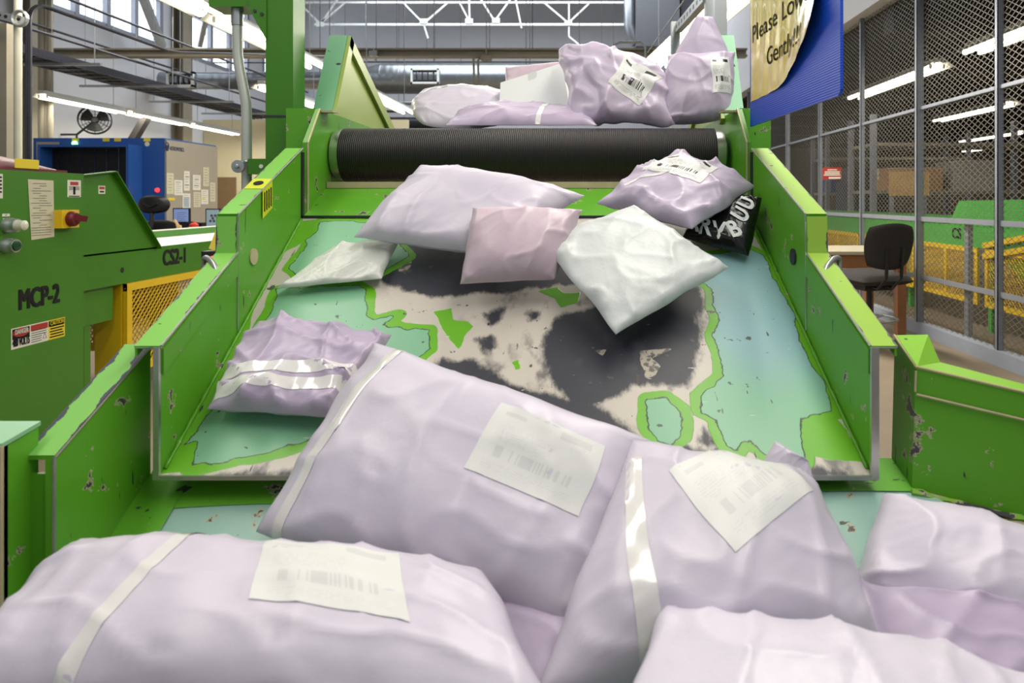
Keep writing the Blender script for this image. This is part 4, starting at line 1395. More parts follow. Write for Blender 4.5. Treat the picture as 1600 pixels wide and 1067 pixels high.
mb.patch(ko, cu, cuy, ya + .006, (za + zb) / 2 + .003, yb - .006, za - .006, .0014); mb.k = 2
mb.patch(ko, cu, cuy, ya + .01, zb + .008, yb - .01, (za + zb) / 2 - .006, .0014)
mb.build('danger_sticker', [PAPER, RED, INK], hp, label='small red and white danger sticker')
mb = MB(); y_, z_ = cs(191, 422); mb.lathe((KX, y_, z_), (1, 0, 0), [(-.001, .016), (.001, .016)], 14); mb.build('hole', BLACK, CS)
mb = MB()
mb.box(KX - .5, KX - .03, 3.7, 4.0, .55, BZ0); mb.build('drive_box', GREEN_CLEAN, CS)
ya = cs(195, 455)[0]
g1 = guard(CS, (KX + .002, ya, .20), (0, 1, 0), 1.2, .55, split=1)
mb = MB(); mb.box(KX - .17, KX - .014, ya - .012, ya + .012, .12, .75); mb.build('guard_post', YELLOW, CS)
g2 = guard(CS, (KX + .002, ya + 1.22, .20), (0, 1, 0), 1.2, .55, split=1)
ga = guard(CS, (KX - .62, 4.12, .34), (1, 0, 0), .44, .26, split=2, cell=.035)
for y in (3.8, 5.4, 7.0):
    for x in (KX - .66, KX - .06):
        mb = MB(); mb.box(x - .025, x + .025, y - .025, y + .025, 0, BZ0); mb.build('leg', GREEN_CLEAN, CS)

# ------------------------------------------------------------------ scanner
SY = 8.3
x0, x1 = P(52, 0, SY).x, P(257, 0, SY).x
ZT = 2.0
def sc(u, v, Y=SY): return P(u, v, Y)
SCN = thing('baggage_scanner', 'blue and grey x-ray scanner with a dark curtained tunnel at the back left', 'scanner', ((x0 + x1) / 2, SY + .7, 0))
tx0, tx1 = sc(86, 0).x, sc(218, 0).x
tz1 = sc(0, 232).z
SD = 9.47
mb = MB()
mb.box(x0, tx0, SY, SD, .25, ZT); mb.box(tx1, x1, SY, SD, .25, ZT); mb.box(tx0, tx1, SY, SD, tz1, ZT)
mb.box(x0, x1, SY, SD, .12, .62)
mb.build('cabinet_body', BLUE, SCN)
mb = MB()
a, b = sc(84, 0).x, sc(222, 0).x
mb.box(a, b, SY - .25, SY, tz1, tz1 + .03); mb.box(a, a + .03, SY - .25, SY, .62, tz1); mb.box(b - .03, b, SY - .25, SY, .62, tz1)
mb.build('tunnel_hood', BLUE, SCN)
mb = MB()
nst = 14
for k in range(nst):
    xa_ = tx0 + (tx1 - tx0) * k / nst
    mb.box(xa_ + .002, tx0 + (tx1 - tx0) * (k + 1) / nst - .002, SY - .06 + .012 * (k % 2), SY - .05 + .012 * (k % 2), .64, tz1)
mb.build('lead_curtain', CURTAIN, SCN, label='dark lead strip curtain')
mb = MB(); mb.box(sc(58, 0).x, sc(93, 0).x, SY - .012, SY - .002, sc(0, 250).z, sc(0, 222).z); mb.build('front_panel', GREYPAN, SCN, label='grey front panel')
mb = MB(); mb.box(x1, x1 + .02, SY + .01, SD, .3, ZT - .02); sp = mb.build('side_panel', GREYPAN, SCN, label='grey side panel')
so = Vector((x1 + .02, 0, 0))
def sd(u, v):
    Y = -(so.x) * F / (U0 - u)
    return Y, CZ - (v - V0) / F * Y
mb = MB()
(ya, za), (yb, zb) = sd(265, 233), sd(287, 235)
mb.text('ASTROPHYSICS', so, cu, cuy, ya, za - .012, .07, bold=.01, lift=.002, width=yb - ya)
y_, z_ = sd(261, 229)
mb.tube([so + cu * (y_ + .028 * math.cos(t)) + cuy * (z_ + .05 * math.sin(t)) + Vector((.003, 0, 0)) for t in np.linspace(0, 2 * math.pi, 18, endpoint=False)], .006, 6, closed=True)
mb.tube([so + cu * (y_ + .012 * math.cos(t)) + cuy * (z_ - .01 + .026 * math.sin(t)) + Vector((.003, 0, 0)) for t in np.linspace(0, 2 * math.pi, 12, endpoint=False)], .007, 6, closed=True)
mb.build('logo_lettering', mat('navy_print', (30, 50, 90), .5), sp)
mb = MB()
for u in (118, 166, 184, 230):
    a, b = sc(u - 5, 221), sc(u + 5, 216)
    mb.box(a.x, b.x, SY - .006, SY, a.z, b.z)
mb.build('warning_labels', YLABEL, SCN, label='yellow warning labels along the top')
mb = MB(); mb.lathe(sc(117.5, 224.5), (0, -1, 0), [(-.002, .032), (.02, .03), (.03, .015)], 18); mb.build('status_lamp', GREENLED, SCN, label='lit green lamp')
mb = MB(); mb.lathe(sc(246, 297), (0, -1, 0), [(-.002, .026), (.015, .024), (.02, .01)], 16); mb.build('stop_lamp', REDLED, SCN, label='lit red lamp')
mb = MB(); mb.lathe(sc(230, 225), (0, -1, 0), [(-.002, .03), (.004, .03)], 8); mb.build('round_sticker', PAPER, SCN)
mb = MB(); mb.box(tx0, tx1, SY - 1.1, SY - .05, .56, .62); mb.box(tx0 + .05, tx1 - .05, SY - 1.0, SY - .2, 0, .56); mb.build('feed_table', CURTAIN, SCN)
mb = MB(); mb.box(sc(199, 0).x, sc(205, 0).x, SY - .7, SY - .66, .62, sc(0, 300, SY - .7).z); mb.build('sensor_mast', GALV, SCN)
notices = [(260, 271, 270, 303, 'cream notice sheet at the left end of the grey scanner panel', PAPERTAN), (272, 285, 281, 305, 'notice sheet with an olive heading on the grey scanner panel', PAPER),
           (287, 296, 267, 298, 'notice sheet with a black blot near the top on the grey scanner panel', PAPER), (301, 313, 273, 297, 'notice sheet with dark diagrams on the grey scanner panel', PAPER),
           (317, 326, 261, 291, 'highest notice sheet on the grey scanner panel', PAPERTAN), (285, 297, 302, 326, 'notice sheet with a blue table at the bottom of the scanner panel', PAPER),
           (302, 313, 300, 324, 'plain notice sheet below the diagrams on the scanner panel', PAPERTAN), (314, 325, 296, 319, 'notice sheet with coloured figures on the scanner panel', PAPER),
           (328, 336, 285, 315, 'narrow notice sheet at the right end of the scanner panel', PAPERTAN)]
for i, (ua, ub, va, vb, lb, m) in enumerate(notices):
    y0, zt = sd(ua, va); y1, _ = sd(ub, va); zb = sd(ua, vb)[1]
    mb = MB(); mb.patch(so, cu, cuy, y0, zb, y1, zt, .001, .003)
    mb.k = 1
    hh = zt - zb
    for k in range(6):
        z = zt - hh * (.12 + .14 * k)
        tall = .05 if (i in (2, 3) and k in (1, 4)) else (.04 if i == 1 and k == 0 else .018)
        mb.patch(so, cu, cuy, y0 + (y1 - y0) * (.15 + .05 * (k % 2)), z - hh * tall, y1 - (y1 - y0) * (.15 + .1 * ((k + i) % 3)), z, .0045)
    if i == 5:
        mb.k = 2; mb.patch(so, cu, cuy, y0 + .02, zb + hh * .1, y1 - .03, zb + hh * .75, .0042)
    if i == 7:
        mb.k = 3; mb.patch(so, cu, cuy, y0 + .03, zb + hh * .3, y0 + .07, zb + hh * .5, .0048)
    tag(mb.build('notice_sheet', [m, GREYINK, mat('table_blue', (170, 185, 200), .7), YLABEL]), lb, 'paper', 'notices on the scanner')
mb = MB()
(ya, za), (yb, zb) = sd(262, 309), sd(273, 313)
mb.patch(so, cu, cuy, ya, zb, yb, za, .001, .002)
mb.build('yellow_strip_label', YLABEL, sp)

# operator's place
def office_chair(name, label, loc, s, seatz, backz0, backz1, bw, face, m, arm=False, ring=False, cat='chair', mesh_back=False):
    c = thing(name, label, cat, loc)
    R_ = Matrix.Rotation(face, 3, 'Z')
    def w(x, y, z): return Vector(loc) + R_ @ Vector((x, y, z))
    mb = MB()   # seat cushion
    def seat(u, v, top):
        a, b = 2 * u - 1, 2 * v - 1
        k = (max(0, 1 - a ** 4) * max(0, 1 - b ** 4)) ** .4
        return w(a * bw * .56 * (1 - .06 * b * b), b * .25, seatz + (.012 * b) + (k * .055 if top else -k * .05))
    mb.grid(lambda u, v: seat(u, v, 1), 18, 18); mb.grid(lambda u, v: seat(u, v, 0), 18, 18, flip=True)
    mb.build('seat', m, c, smooth=True)
    mb = MB()
    zc, zh = (backz0 + backz1) / 2, (backz1 - backz0) / 2
    def back(u, v, fr):
        a, b = 2 * u - 1, 2 * v - 1
        # squircle outline
        aa = a * math.sqrt(max(0, 1 - .32 * b * b)); bb = b * math.sqrt(max(0, 1 - .32 * a * a))
        k = (max(0, 1 - a ** 6) * max(0, 1 - b ** 6)) ** .5
        return w(aa * bw / 2 * (1.0 + .06 * b), -.24 - .03 * b - .05 * (1 - a * a) + (k * .03 if fr else -k * .03), zc + bb * zh * 1.1)
    mb.grid(lambda u, v: back(u, v, 1), 18, 18, flip=True); mb.grid(lambda u, v: back(u, v, 0), 18, 18)
    mb.build('backrest', m, c, smooth=True)
    mb = MB()
    for x in (-.07, .07):
        mb.tube([w(x, -.02, seatz - .05), w(x, -.20, seatz - .07), w(x, -.30, seatz + .02), w(x, -.315, zc)], .014, 8)
    mb.frame_box(w(0, 0, seatz - .075), R_ @ Vector((.13, 0, 0)), R_ @ Vector((0, .12, 0)), (0, 0, .025))
    mb.tube([w(-.13, .02, seatz - .08), w(-.24, .03, seatz - .10)], .008, 6)
    mb.build('tilt_frame', BLACK, c)
    mb = MB(); mb.tube([w(0, 0, .07), w(0, 0, .32)], .035, 14); mb.tube([w(0, 0, .30), w(0, 0, seatz - .06)], .022, 14); mb.build('gas_post', BLACK, c, smooth=SM)
    if ring:
        mb = MB(); mb.tube([w(.22 * math.cos(t), .22 * math.sin(t), .255) for t in np.linspace(0, 2 * math.pi, 32, endpoint=False)], .011, 8, closed=True)
        for t in (0.4, 2.5, 4.6):
            mb.tube([w(.03 * math.cos(t), .03 * math.sin(t), .235), w(.22 * math.cos(t), .22 * math.sin(t), .255)], .008, 6)
        mb.build('foot_ring', GALV, c, smooth=SM, label='chromed foot ring')
    mb = MB()
    for k in range(5):
        t = k * 2 * math.pi / 5 + .3
        mb.tube([w(.02 * math.cos(t), .02 * math.sin(t), .10), w(.29 * math.cos(t), .29 * math.sin(t), .065)], [.026, .015], 8)
    mb.build('star_base', BLACK, c)
    for k in range(5):
        t = k * 2 * math.pi / 5 + .3
        mb = MB(); mb.lathe(w(.29 * math.cos(t) - .012 * math.sin(t), .29 * math.sin(t) + .012 * math.cos(t), .027), (-math.sin(t), math.cos(t), 0), [(-.024, .02), (-.02, .027), (-.002, .027), (.0, .02)], 14)
        mb.build('caster', BLACK, c)
    if arm:
        for sg in (-1, 1):
            mb = MB(); mb.tube([w(sg * .2, .05, seatz - .04), w(sg * .28, .05, seatz), w(sg * .28, .02, seatz + .2), w(sg * .28, .18, seatz + .22), w(sg * .28, -.14, seatz + .22)], .017, 8); mb.build('armrest', BLACK, c)
    return c
ch_l = P(237, 312, 7.15)
cc = office_chair('office_chair', 'black office chair with a headrest in front of the blue scanner', (ch_l.x, 6.9, 0), 1, .50, .68, 1.02, .50, math.pi * .95, BLACK, arm=True)
mb = MB()
def hr(u, v, fr):
    a, b = 2 * u - 1, 2 * v - 1
    aa = a * math.sqrt(max(0, 1 - .4 * b * b)); bb = b * math.sqrt(max(0, 1 - .4 * a * a))
    k = (max(0, 1 - a ** 6) * max(0, 1 - b ** 6)) ** .5
    return Vector((ch_l.x + aa * .17, 7.15 + .04 * a * a + (k * .03 if fr else -k * .03), 1.20 + bb * .095))
mb.grid(lambda u, v: hr(u, v, 1), 14, 12, flip=True); mb.grid(lambda u, v: hr(u, v, 0), 14, 12)
mb.build('headrest', BLACK, cc, smooth=True)
mb = MB(); mb.tube([(ch_l.x, 7.14, .95), (ch_l.x, 7.17, 1.2)], .022, 8)
mb.tube([(ch_l.x - .08, 7.12, 1.21), (ch_l.x, 7.12, 1.17), (ch_l.x + .08, 7.12, 1.21)], .014, 8); mb.build('headrest_stem', BLACK, cc)

dk = P(310, 0, 7.6)
DK = thing('operator_desk', 'dark desk with monitors beside the grey scanner panel', 'desk', (dk.x, 7.7, 0))
mb = MB(); mb.box(-4.86, P(352, 0, 7.5).x, 7.5, 8.2, .82, .85); mb.build('top', BLACK, DK)
mb = MB(); mb.box(P(268, 0, 7.9).x, P(316, 0, 7.9).x, 7.9, 8.1, .85, P(0, 348, 7.9).z); mb.build('equipment_shelf', BLACK, DK)
for x in (-4.83, P(350, 0, 7.5).x - .02):
    mb = MB(); mb.box(x - .02, x + .02, 7.52, 8.12, 0, .82); mb.build('leg', BLACK, DK)
for (ua, va, ub, vb, Y, sm, lb) in ((270, 325, 296, 349, 7.95, SCREEN, 'monitor showing a bluish list on the shelf by the scanner panel'), (321, 326, 344, 361, 7.55, SCREEN2, 'nearest monitor with a grey scan image on the desk'), (343, 328, 360, 354, 8.1, SCREEN2, 'monitor half hidden behind the left chute wall')):
    a, b = P(ua, vb, Y), P(ub, va, Y)
    base = P(0, 348, 7.9).z if ua == 270 else .85
    t = thing('monitor', lb, 'monitor', ((a.x + b.x) / 2, Y, base), 'monitors at the scanner')
    mb = MB(); mb.box(a.x, b.x, Y, Y + .03, a.z, b.z); bz = mb.build('bezel', BLACK, t)
    mb = MB(); mb.box(a.x + .012, b.x - .012, Y - .003, Y, a.z + .014, b.z - .012); scn = mb.build('screen', sm, t)
    mb = MB()
    if sm is SCREEN:
        for k in range(5): mb.box(a.x + .05, b.x - .04 - .02 * (k % 2), Y - .0045, Y - .003, a.z + .035 + k * .022, a.z + .038 + k * .022)
    else:
        for k in range(5): mb.lathe((a.x + (b.x - a.x) * (.35 + .08 * k), Y - .003, a.z + (b.z - a.z) * (.45 + .12 * ((k * 2) % 3))), (0, -1, 0), [(0, .016), (.0015, .013)], 8)
    mb.build('screen_image', mat('screen_print', (70, 80, 90), .6), scn)
    cxm = (a.x + b.x) / 2
    mb = MB(); mb.box(cxm - .02, cxm + .02, Y + .02, Y + .05, base, a.z + .05); mb.box(cxm - .09, cxm + .09, Y - .05, Y + .09, base, base + .012); mb.build('stand', BLACK, t)
# bottles and a bag of odds and ends on the desk
q = P(303, 0, 7.6)
t = thing('wipes_tub', 'white tub with a red cap on the operator desk', 'tub', (q.x, 7.6, .85))
z1 = P(0, 351, 7.6).z
mb = MB(); mb.lathe((q.x, 7.6, .85), (0, 0, 1), [(0, .05), (z1 - .85 - .03, .05), (z1 - .85 - .02, .045)], 18); mb.build('tub', PAPER, t, smooth=SM)
mb = MB(); mb.lathe((q.x, 7.6, z1 - .025), (0, 0, 1), [(0, .048), (.03, .046), (.045, .02), (.06, .015)], 18); mb.build('cap', mat('red_cap', (210, 60, 40), .4), t, smooth=SM)
q = P(275, 0, 7.55)
mb = MB()
mb.tube([(q.x, 7.55, .85), (q.x, 7.55, .95), (q.x - .01, 7.55, 1.0), (q.x - .015, 7.55, 1.03)], [.04, .042, .025, .014], 12)
mb.tube([(q.x + .03, 7.55, .85), (q.x + .04, 7.55, .93), (q.x + .045, 7.55, .97)], [.03, .028, .012], 10)
tag(mb.build('sand_coloured_bag', mat('tan_cloth', (190, 160, 120), .8), smooth=True), 'small tan bag slumped on the desk by the chair', 'bag')
q = P(331, 0, 7.5)
mb = MB(); mb.lathe((q.x, 7.53, .85), (0, 0, 1), [(0, .02), (.07, .022), (.075, .008), (.1, .006)], 12)
tag(mb.build('spray_bottle', PAPER, smooth=SM), 'little white bottle in front of the nearest monitor', 'bottle')

# ------------------------------------------------------------------ pipes at the far left
def vpipe(u, Y, wpx, z0, z1, name, label, m=GALV, square=False, cat='pipe', group=None):
    x = P(u, 0, Y).x; r = wpx / F * Y / 2
    mb = MB()
    if square: mb.box(x - r, x + r, Y - r, Y + r, z0, z1)
    else: mb.tube([(x, Y, z0), (x, Y, z1)], r, 16)
    o = mb.build(name, m, smooth=False if square else SM)
    tag(o, label, cat, group)
    return o
vpipe(28, 4.6, 11, 0, 3.2, 'vertical_pipe', 'pale vertical pipe at the far left behind the control cabinet', mat('pale_pipe', (205, 200, 182), .45, .2))
vpipe(9, 4.75, 15, 0, P(0, 38, 4.75).z, 'strut_post', 'grey square strut post left of the pale pipe', GALV_WARM, True, 'post')
mb = MB()
a, b = P(-30, 18, 4.6), P(36, 32, 4.6)
mb.bar(a, b, .04, .05)
o = mb.build('slotted_arm', GALV, None)
tag(o, 'slotted strut arm clamped across the pale pipe at the far left', 'strut')
mb = MB()
for k in range(4):
    p = a.lerp(b, .5 + k * .15) + Vector((0, -.021, 0)); mb.lathe(p, (0, -1, 0), [(-.001, .012), (.001, .012)], 12)
mb.build('slots', BLACK, o)
mb = MB(); mb.tube([P(31, 29, 4.56) + Vector((.05 * math.cos(t), 0, .05 * math.sin(t))) for t in np.linspace(0, 6.28, 14, endpoint=False)], .012, 6, closed=True); mb.build('clamp', GALV, o)
for k, (u, dz) in enumerate(((42, 0), (47.5, .02))):
    x = P(u, 0, 5.2).x
    zt = P(0, 34, 5.2).z
    arc = [Vector((x, 5.2 + .16 * (1 - math.cos(t)), zt + .16 * math.sin(t))) for t in np.linspace(0, math.pi / 2, 8)]
    pts = [Vector((x, 5.2, 0))] + arc + [Vector((x, 6.9, arc[-1].z)), Vector((x + .01, 7.1, arc[-1].z + .02)), Vector((x + .05, 12.02, 3.765))]
    mb = MB(); mb.tube(pts, .011, 8)
    tag(mb.build('wall_conduit', DARKSTEEL, smooth=SM), ('left' if k == 0 else 'right') + ' one of the twin conduits that bend back along the ceiling at the far left', 'conduit')
# building columns on the left wall
for u, w in ((66, 11), (78, 9)):
    vpipe(u, 11.5, w, 0, 8.5, 'wall_pipe', 'tall painted pipe on the left wall, the %s of a pair' % ('broader' if w == 11 else 'thinner'), GALV_WARM, group=None)
mb = MB()
for (x0_, x1_, y0_, y1_) in ((-10, -9.7, 12.16, 12.18), (-9.98, -9.96, 12.0, 12.34), (-9.72, -9.70, 12.0, 12.34)):
    mb.box(x0_, x1_, y0_, y1_, 0, 9)
o = mb.build('wall_column', GALV_WARM); tag(o, 'wide flanged steel column against the left wall by the first window', 'column')
mb = MB()
for (x0_, x1_, y0_, y1_) in ((-10, -9.7, 16.78, 16.80), (-9.98, -9.96, 16.6, 16.98), (-9.72, -9.70, 16.6, 16.98)):
    mb.box(x0_, x1_, y0_, y1_, 0, 9)
o = mb.build('wall_column', GALV_WARM); tag(o, 'flanged steel column against the left wall between the windows', 'column')
mb = MB(); mb.bar(P(222, -8, 14.2), P(253, 72, 15.2), .16, .12)
tag(mb.build('roof_brace', GALV), 'pale diagonal roof brace in front of the first window', 'brace')
mb = MB(); mb.bar(P(312, 72, 17.5), P(322, 30, 17.0), .1, .1)
tag(mb.build('roof_brace', GALV), 'short pale brace in front of the second window', 'brace')
mb = MB(); mb.bar(P(229, 183, 13.6), P(206, 222, 13.6), .16, .12)
tag(mb.build('wall_brace', SOFFIT), 'dark slanting brace above the blue scanner', 'brace')

# ------------------------------------------------------------------ lamps
def lamp(p0, p1, label, width=.30, group='hanging fluorescent lamps', rod=None, power=None, tubes=2, segs=1):
    p0, p1 = Vector(p0), Vector(p1)
    d = (p1 - p0); Ld = d.length; a = d.normalized()
    x = a.cross(Vector((0, 0, 1))).normalized()
    up = x.cross(a)
    t = thing('fluorescent_lamp', label, 'lamp', (p0 + p1) / 2, group)
    mb = MB()
    w = width / 2
    prof = [(-w, -.01), (-w * .55, .05), (-.05, .055), (-.05, .10), (.05, .10), (.05, .055), (w * .55, .05), (w, -.01), (w * .96, -.012), (w * .53, .043), (-w * .53, .043), (-w * .96, -.012)]
    mb.prism([p0 + x * q + up * z for q, z in prof], d)
    mb.build('reflector', mat('lamp_reflector', (205, 205, 198), .4), t)
    for k in range(segs):
        s0, s1 = p0 + d * ((k + .03) / segs), p0 + d * ((k + .97) / segs)
        for j in range(tubes):
            off = x * ((j - (tubes - 1) / 2) * width * .92 / tubes) - up * .005
            mb = MB(); mb.tube([s0 + off, s1 + off], .028, 10)
            mb.build('tube', TUBE, t, smooth=SM)
            for e_ in (s0, s1):
                mb = MB(); mb.frame_box(e_ + off + up * .01, a * .012, x * .016, up * .03)
                mb.build('lamp_holder', PAPER, t)
    for f in (.12, .88):
        q = p0 + d * f + up * .10
        mb = MB(); mb.tube([q, Vector((q.x, q.y, 9.0 if q.x < 3 else 3.3))], .006, 6)
        mb.build('hanger', GALV, t)
    if power:
        n_ = -up
        l = area('lamp_light', (p0 + p1) / 2 - up * .04, width, Ld, power, (1, .95, .84), parent=t)
        l.rotation_euler = Matrix((x, a, up)).transposed().to_euler()
    return t
XA = -8.65
ends = [(10.9, 12.9), (13.0, 15.0), (15.1, 17.2)]
for (a, b), wd in zip(ends, ('nearest', 'middle', 'farthest')):
    lamp((XA, a, 2.9), (XA - .05, b, 2.9), '%s of the three lamps in the line over the blue scanner' % wd, .28, power=30, rod=.5)
for (a, b), lb in (((3.9, 6.3), 'big bright lamp crossing the top left corner by the green bracket'), ((6.4, 8.8), 'bright lamp just behind the green column bracket in the top left row'), ((10.4, 13.4), 'bright lamp seen between the green column and the left triangular guard')):
    lamp((-3.4, a, 2.95), (-3.4, b, 2.95), lb, .38, power=40, rod=1.5)
for (a, b), lb in (((10.3, 12.6), 'small lamp end left of the green column'), ((13.0, 15.6), 'small lamp end right of the green column')):
    lamp((-4.85, a, 2.95), (-4.85, b, 2.95), lb, .32, rod=1.5)
lamp(P(1022, 104, 8.9), P(1100, 35, 7.2), 'bright lamp behind the upright mailer on the belt', .46, power=80, rod=1.5, tubes=4)
lamp(P(1103, 36, 7.1), P(1160, -18, 5.7), 'bright lamp at the top between the strut stand and the blue sign', .40, power=110, rod=1.5, tubes=3)
for (x, a, b, lb) in ((4.35, 8.3, 11.0, 'long lamp under the mezzanine nearest the blue sign'), (4.3, 5.2, 7.6, 'nearest lamp under the mezzanine at the right edge'), (7.3, 11.6, 14.1, 'middle lamp under the mezzanine behind the fence'),
                     (10.6, 16.5, 19.1, 'upper of the two far lamps under the mezzanine'), (12.85, 20.7, 23, 'lowest and farthest lamp under the mezzanine')):
    lamp((x, a, 2.88), (x, b, 2.88), lb, .36, power=9, rod=.3)

# ------------------------------------------------------------------ fan
fc = Vector((-9.28, 13.0, 2.77))
FN = thing('wall_fan', 'black caged wall fan above the blue scanner', 'fan', fc)
FR = .265
fa = Vector((.55, -.82, .0)).normalized()
fx = fa.cross(Vector((0, 0, 1))).normalized(); fz = Vector((0, 0, 1))
mb = MB()
for off in (-.08, .08):
    for r in (FR, FR * .8, FR * .6, FR * .4, FR * .2):
        k = off * (1 if r > FR * .9 else 1.25)
        mb.tube([fc + fa * k + (fx * math.cos(t) + fz * math.sin(t)) * r for t in np.linspace(0, 2 * math.pi, 28, endpoint=False)], .012 if r == FR else .004, 5, closed=True)
    for k in range(12):
        t = k * math.pi / 6
        mb.tube([fc + fa * off * 1.25 + (fx * math.cos(t) + fz * math.sin(t)) * .05, fc + fa * off + (fx * math.cos(t) + fz * math.sin(t)) * FR], .004, 5)
for k in range(16):
    t = k * math.pi / 8
    q = fc + (fx * math.cos(t) + fz * math.sin(t)) * FR
    mb.tube([q - fa * .08, q + fa * .08], .005, 5)
mb.build('cage', BLACK, FN)
for k in range(3):
    t = k * 2 * math.pi / 3 + .5
    mb = MB()
    def bl(u, v):
        r = .05 + u * (FR * .85 - .05)
        tt = t + (v - .5) * (1.5 - .3 * u)
        return fc + (fx * math.cos(tt) + fz * math.sin(tt)) * r + fa * (.05 * (v - .5))
    mb.grid(bl, 6, 6); mb.grid(lambda u, v: bl(u, v) - fa * .003, 6, 6, flip=True)
    mb.build('blade', BLACK, FN)
mb = MB(); mb.lathe(fc - fa * .16, fa, [(0, .06), (.14, .07), (.2, .05)], 16); mb.build('motor', BLACK, FN)
mb = MB(); mb.tube([fc - fa * .14, Vector((-9.7, 13.1, 2.5)), Vector((-10, 13.1, 2.5))], .022, 8); mb.tube([Vector((-9.7, 13.1, 2.5)), Vector((-9.7, 13.1, 2.2))], .018, 8); mb.build('bracket', DARKSTEEL, FN)

# cable tray running back above the lamps at the left
TY = thing('cable_tray', 'dark cable tray running along the left aisle above the three lamps', 'tray', (-8.3, 13, 3.35))
mb = MB()
for x in (-8.6, -8.0):
    mb.box(x - .02, x + .02, 7.5, 17.9, 3.35, 3.47)
mb.build('side_rails', DARKSTEEL, TY)
mb = MB()
for k in range(33):
    y = 7.6 + k * .31
    mb.box(-8.6, -8.0, y, y + .04, 3.35, 3.37)
mb.build('rungs', DARKSTEEL, TY)
mb = MB()
for k in range(5):
    mb.tube([Vector((-8.5 + k * .1, y, 3.40 + .015 * math.sin(y * 2 + k))) for y in np.linspace(7.5, 17.9, 40)], .03, 6)
mb.build('cables', BLACK, TY)
for y in (8.5, 10.5, 12.5, 14.5, 16.5):
    mb = MB(); mb.bar((-9.2, y, 3.33), (-7.4, y, 3.33), .04, .04)
    mb.tube([(-9.1, y, 3.34), (-9.1, y, 6.5)], .008, 5); mb.tube([(-7.5, y, 3.34), (-7.5, y, 6.5)], .008, 5)
    mb.build('trapeze_hanger', GALV, TY)
# each long pipe by itself
for i, (x, z, lb) in enumerate(((-7.6, 3.60, 'lowest thin pipe running back above the left cable tray'), (-7.2, 4.06, 'second thin pipe above the left cable tray'), (-8.9, 4.1, 'thin pipe nearest the left wall above the cable tray'))):
    mb = MB(); mb.tube([(x, 8.5, z), (x, 17.9, z)], .022, 8)
    tag(mb.build('long_pipe', DARKSTEEL, smooth=SM), lb, 'pipe')

# ------------------------------------------------------------------ crane rail, ducts and trusses at the back
def rail(Y, u0, u1, v0, v1, depth, name, label, m, cat, roundd=False):
    a, b = P(u0, (v0 + v1) / 2, Y), P(u1, (v0 + v1) / 2, Y)
    h = (v1 - v0) / F * Y
    mb = MB()
    if roundd: mb.tube([a, b], h / 2, 20)
    else:
        mb.box(a.x, b.x, Y, Y + depth, a.z + h * .28, a.z + h * .5); mb.box(a.x, b.x, Y, Y + depth, a.z - h * .5, a.z - h * .28)
        mb.box(a.x, b.x, Y + depth * .42, Y + depth * .58, a.z - h * .3, a.z + h * .3)
    o = mb.build(name, m, smooth=SM if roundd else False)
    for f in (.3, .7):
        q = a.lerp(b, f)
        mb = MB(); mb.tube([(q.x, Y, q.z + h * .4), (q.x, Y, 9)], .006, 5); mb.build('hanger', SOFFIT, o)
    return tag(o, label, cat)
rail(12, 48, 1168, 75, 88, .2, 'crane_rail', 'long horizontal crane rail across the whole back of the hall', GALV_WARM, 'beam')
rail(18, 470, 1168, 95.5, 98, .2, 'cable_pipe', 'thin dark pipe just under the crane rail', SOFFIT, 'pipe', True)
rail(18.5, 60, 480, 97, 99, .2, 'cable_pipe', 'thin dark wire pipe crossing left of the green column', SOFFIT, 'pipe', True)
DU = thing('spiral_duct', 'fat spiral air duct with a white grille behind the left triangular guard', 'duct', P(700, 122, 19.5))
mb = MB()
a, b = P(599, 123, 19.5), P(1010, 123, 19.5)
r1, r0 = 23.5 / F * 19.5, 17 / F * 19.5
mb.tube([P(560, 122, 19.5), P(574, 122, 19.5), P(598, 123, 19.5), b], [r0, r0, r1, r1], 32)
for k in range(14):
    p = a.lerp(b, k / 14)
    mb.tube([p - Vector((.012, 0, 0)), p + Vector((.012, 0, 0))], r1 * 1.012, 32)
mb.build('duct_body', DUCT, DU, smooth=SM)
for u_ in (620, 720, 940):
    q = P(u_, 123, 19.5); mb = MB(); mb.tube([q + Vector((0, 0, r1)), Vector((q.x, q.y, 9))], .008, 5); mb.build('hanger', SOFFIT, DU)
def grille(Y, u0, v0, u1, v1, par):
    mb = MB()
    a, b = P(u0, v1, Y), P(u1, v0, Y)
    t = .05
    for (xa, xb, za, zb) in ((a.x, b.x, a.z, a.z + t), (a.x, b.x, b.z - t, b.z), (a.x, a.x + t, a.z, b.z), (b.x - t, b.x, a.z, b.z)):
        mb.box(xa, xb, Y - .04, Y + .12, za, zb)
    g = mb.build('grille', WHITE, par)
    mb = MB(); mb.box(a.x + t, b.x - t, Y + .02, Y + .03, a.z + t, b.z - t); mb.build('opening', BLACK, g)
    mb = MB()
    for k in range(1, 5):
        x = a.x + (b.x - a.x) * k / 5
        mb.box(x - .012, x + .012, Y - .02, Y + .02, a.z + t, b.z - t)
    mb.build('vanes', DARKSTEEL, g)
grille(19.5 - r1 * 1.01, 642, 107, 686, 131, DU)
DU2 = thing('spiral_duct', 'thinner spiral air duct with a white grille left of the green column', 'duct', P(340, 126, 15.8))
mb = MB(); r = 13.5 / F * 15.8; mb.tube([P(253, 126, 15.8), P(570, 126, 15.8)], r, 28); 
for k in range(7):
    p = P(300 + 38 * k, 126, 15.8); mb.tube([p - Vector((.02, 0, 0)), p + Vector((.02, 0, 0))], r * 1.02, 28)
mb.build('duct_body', DUCT, DU2, smooth=SM)
for u_ in (300, 500):
    q = P(u_, 126, 15.8); mb = MB(); mb.tube([q + Vector((0, 0, r)), Vector((q.x, q.y, 9))], .008, 5); mb.build('hanger', SOFFIT, DU2)
grille(15.8 - r * 1.02, 261, 112, 303, 136, DU2)
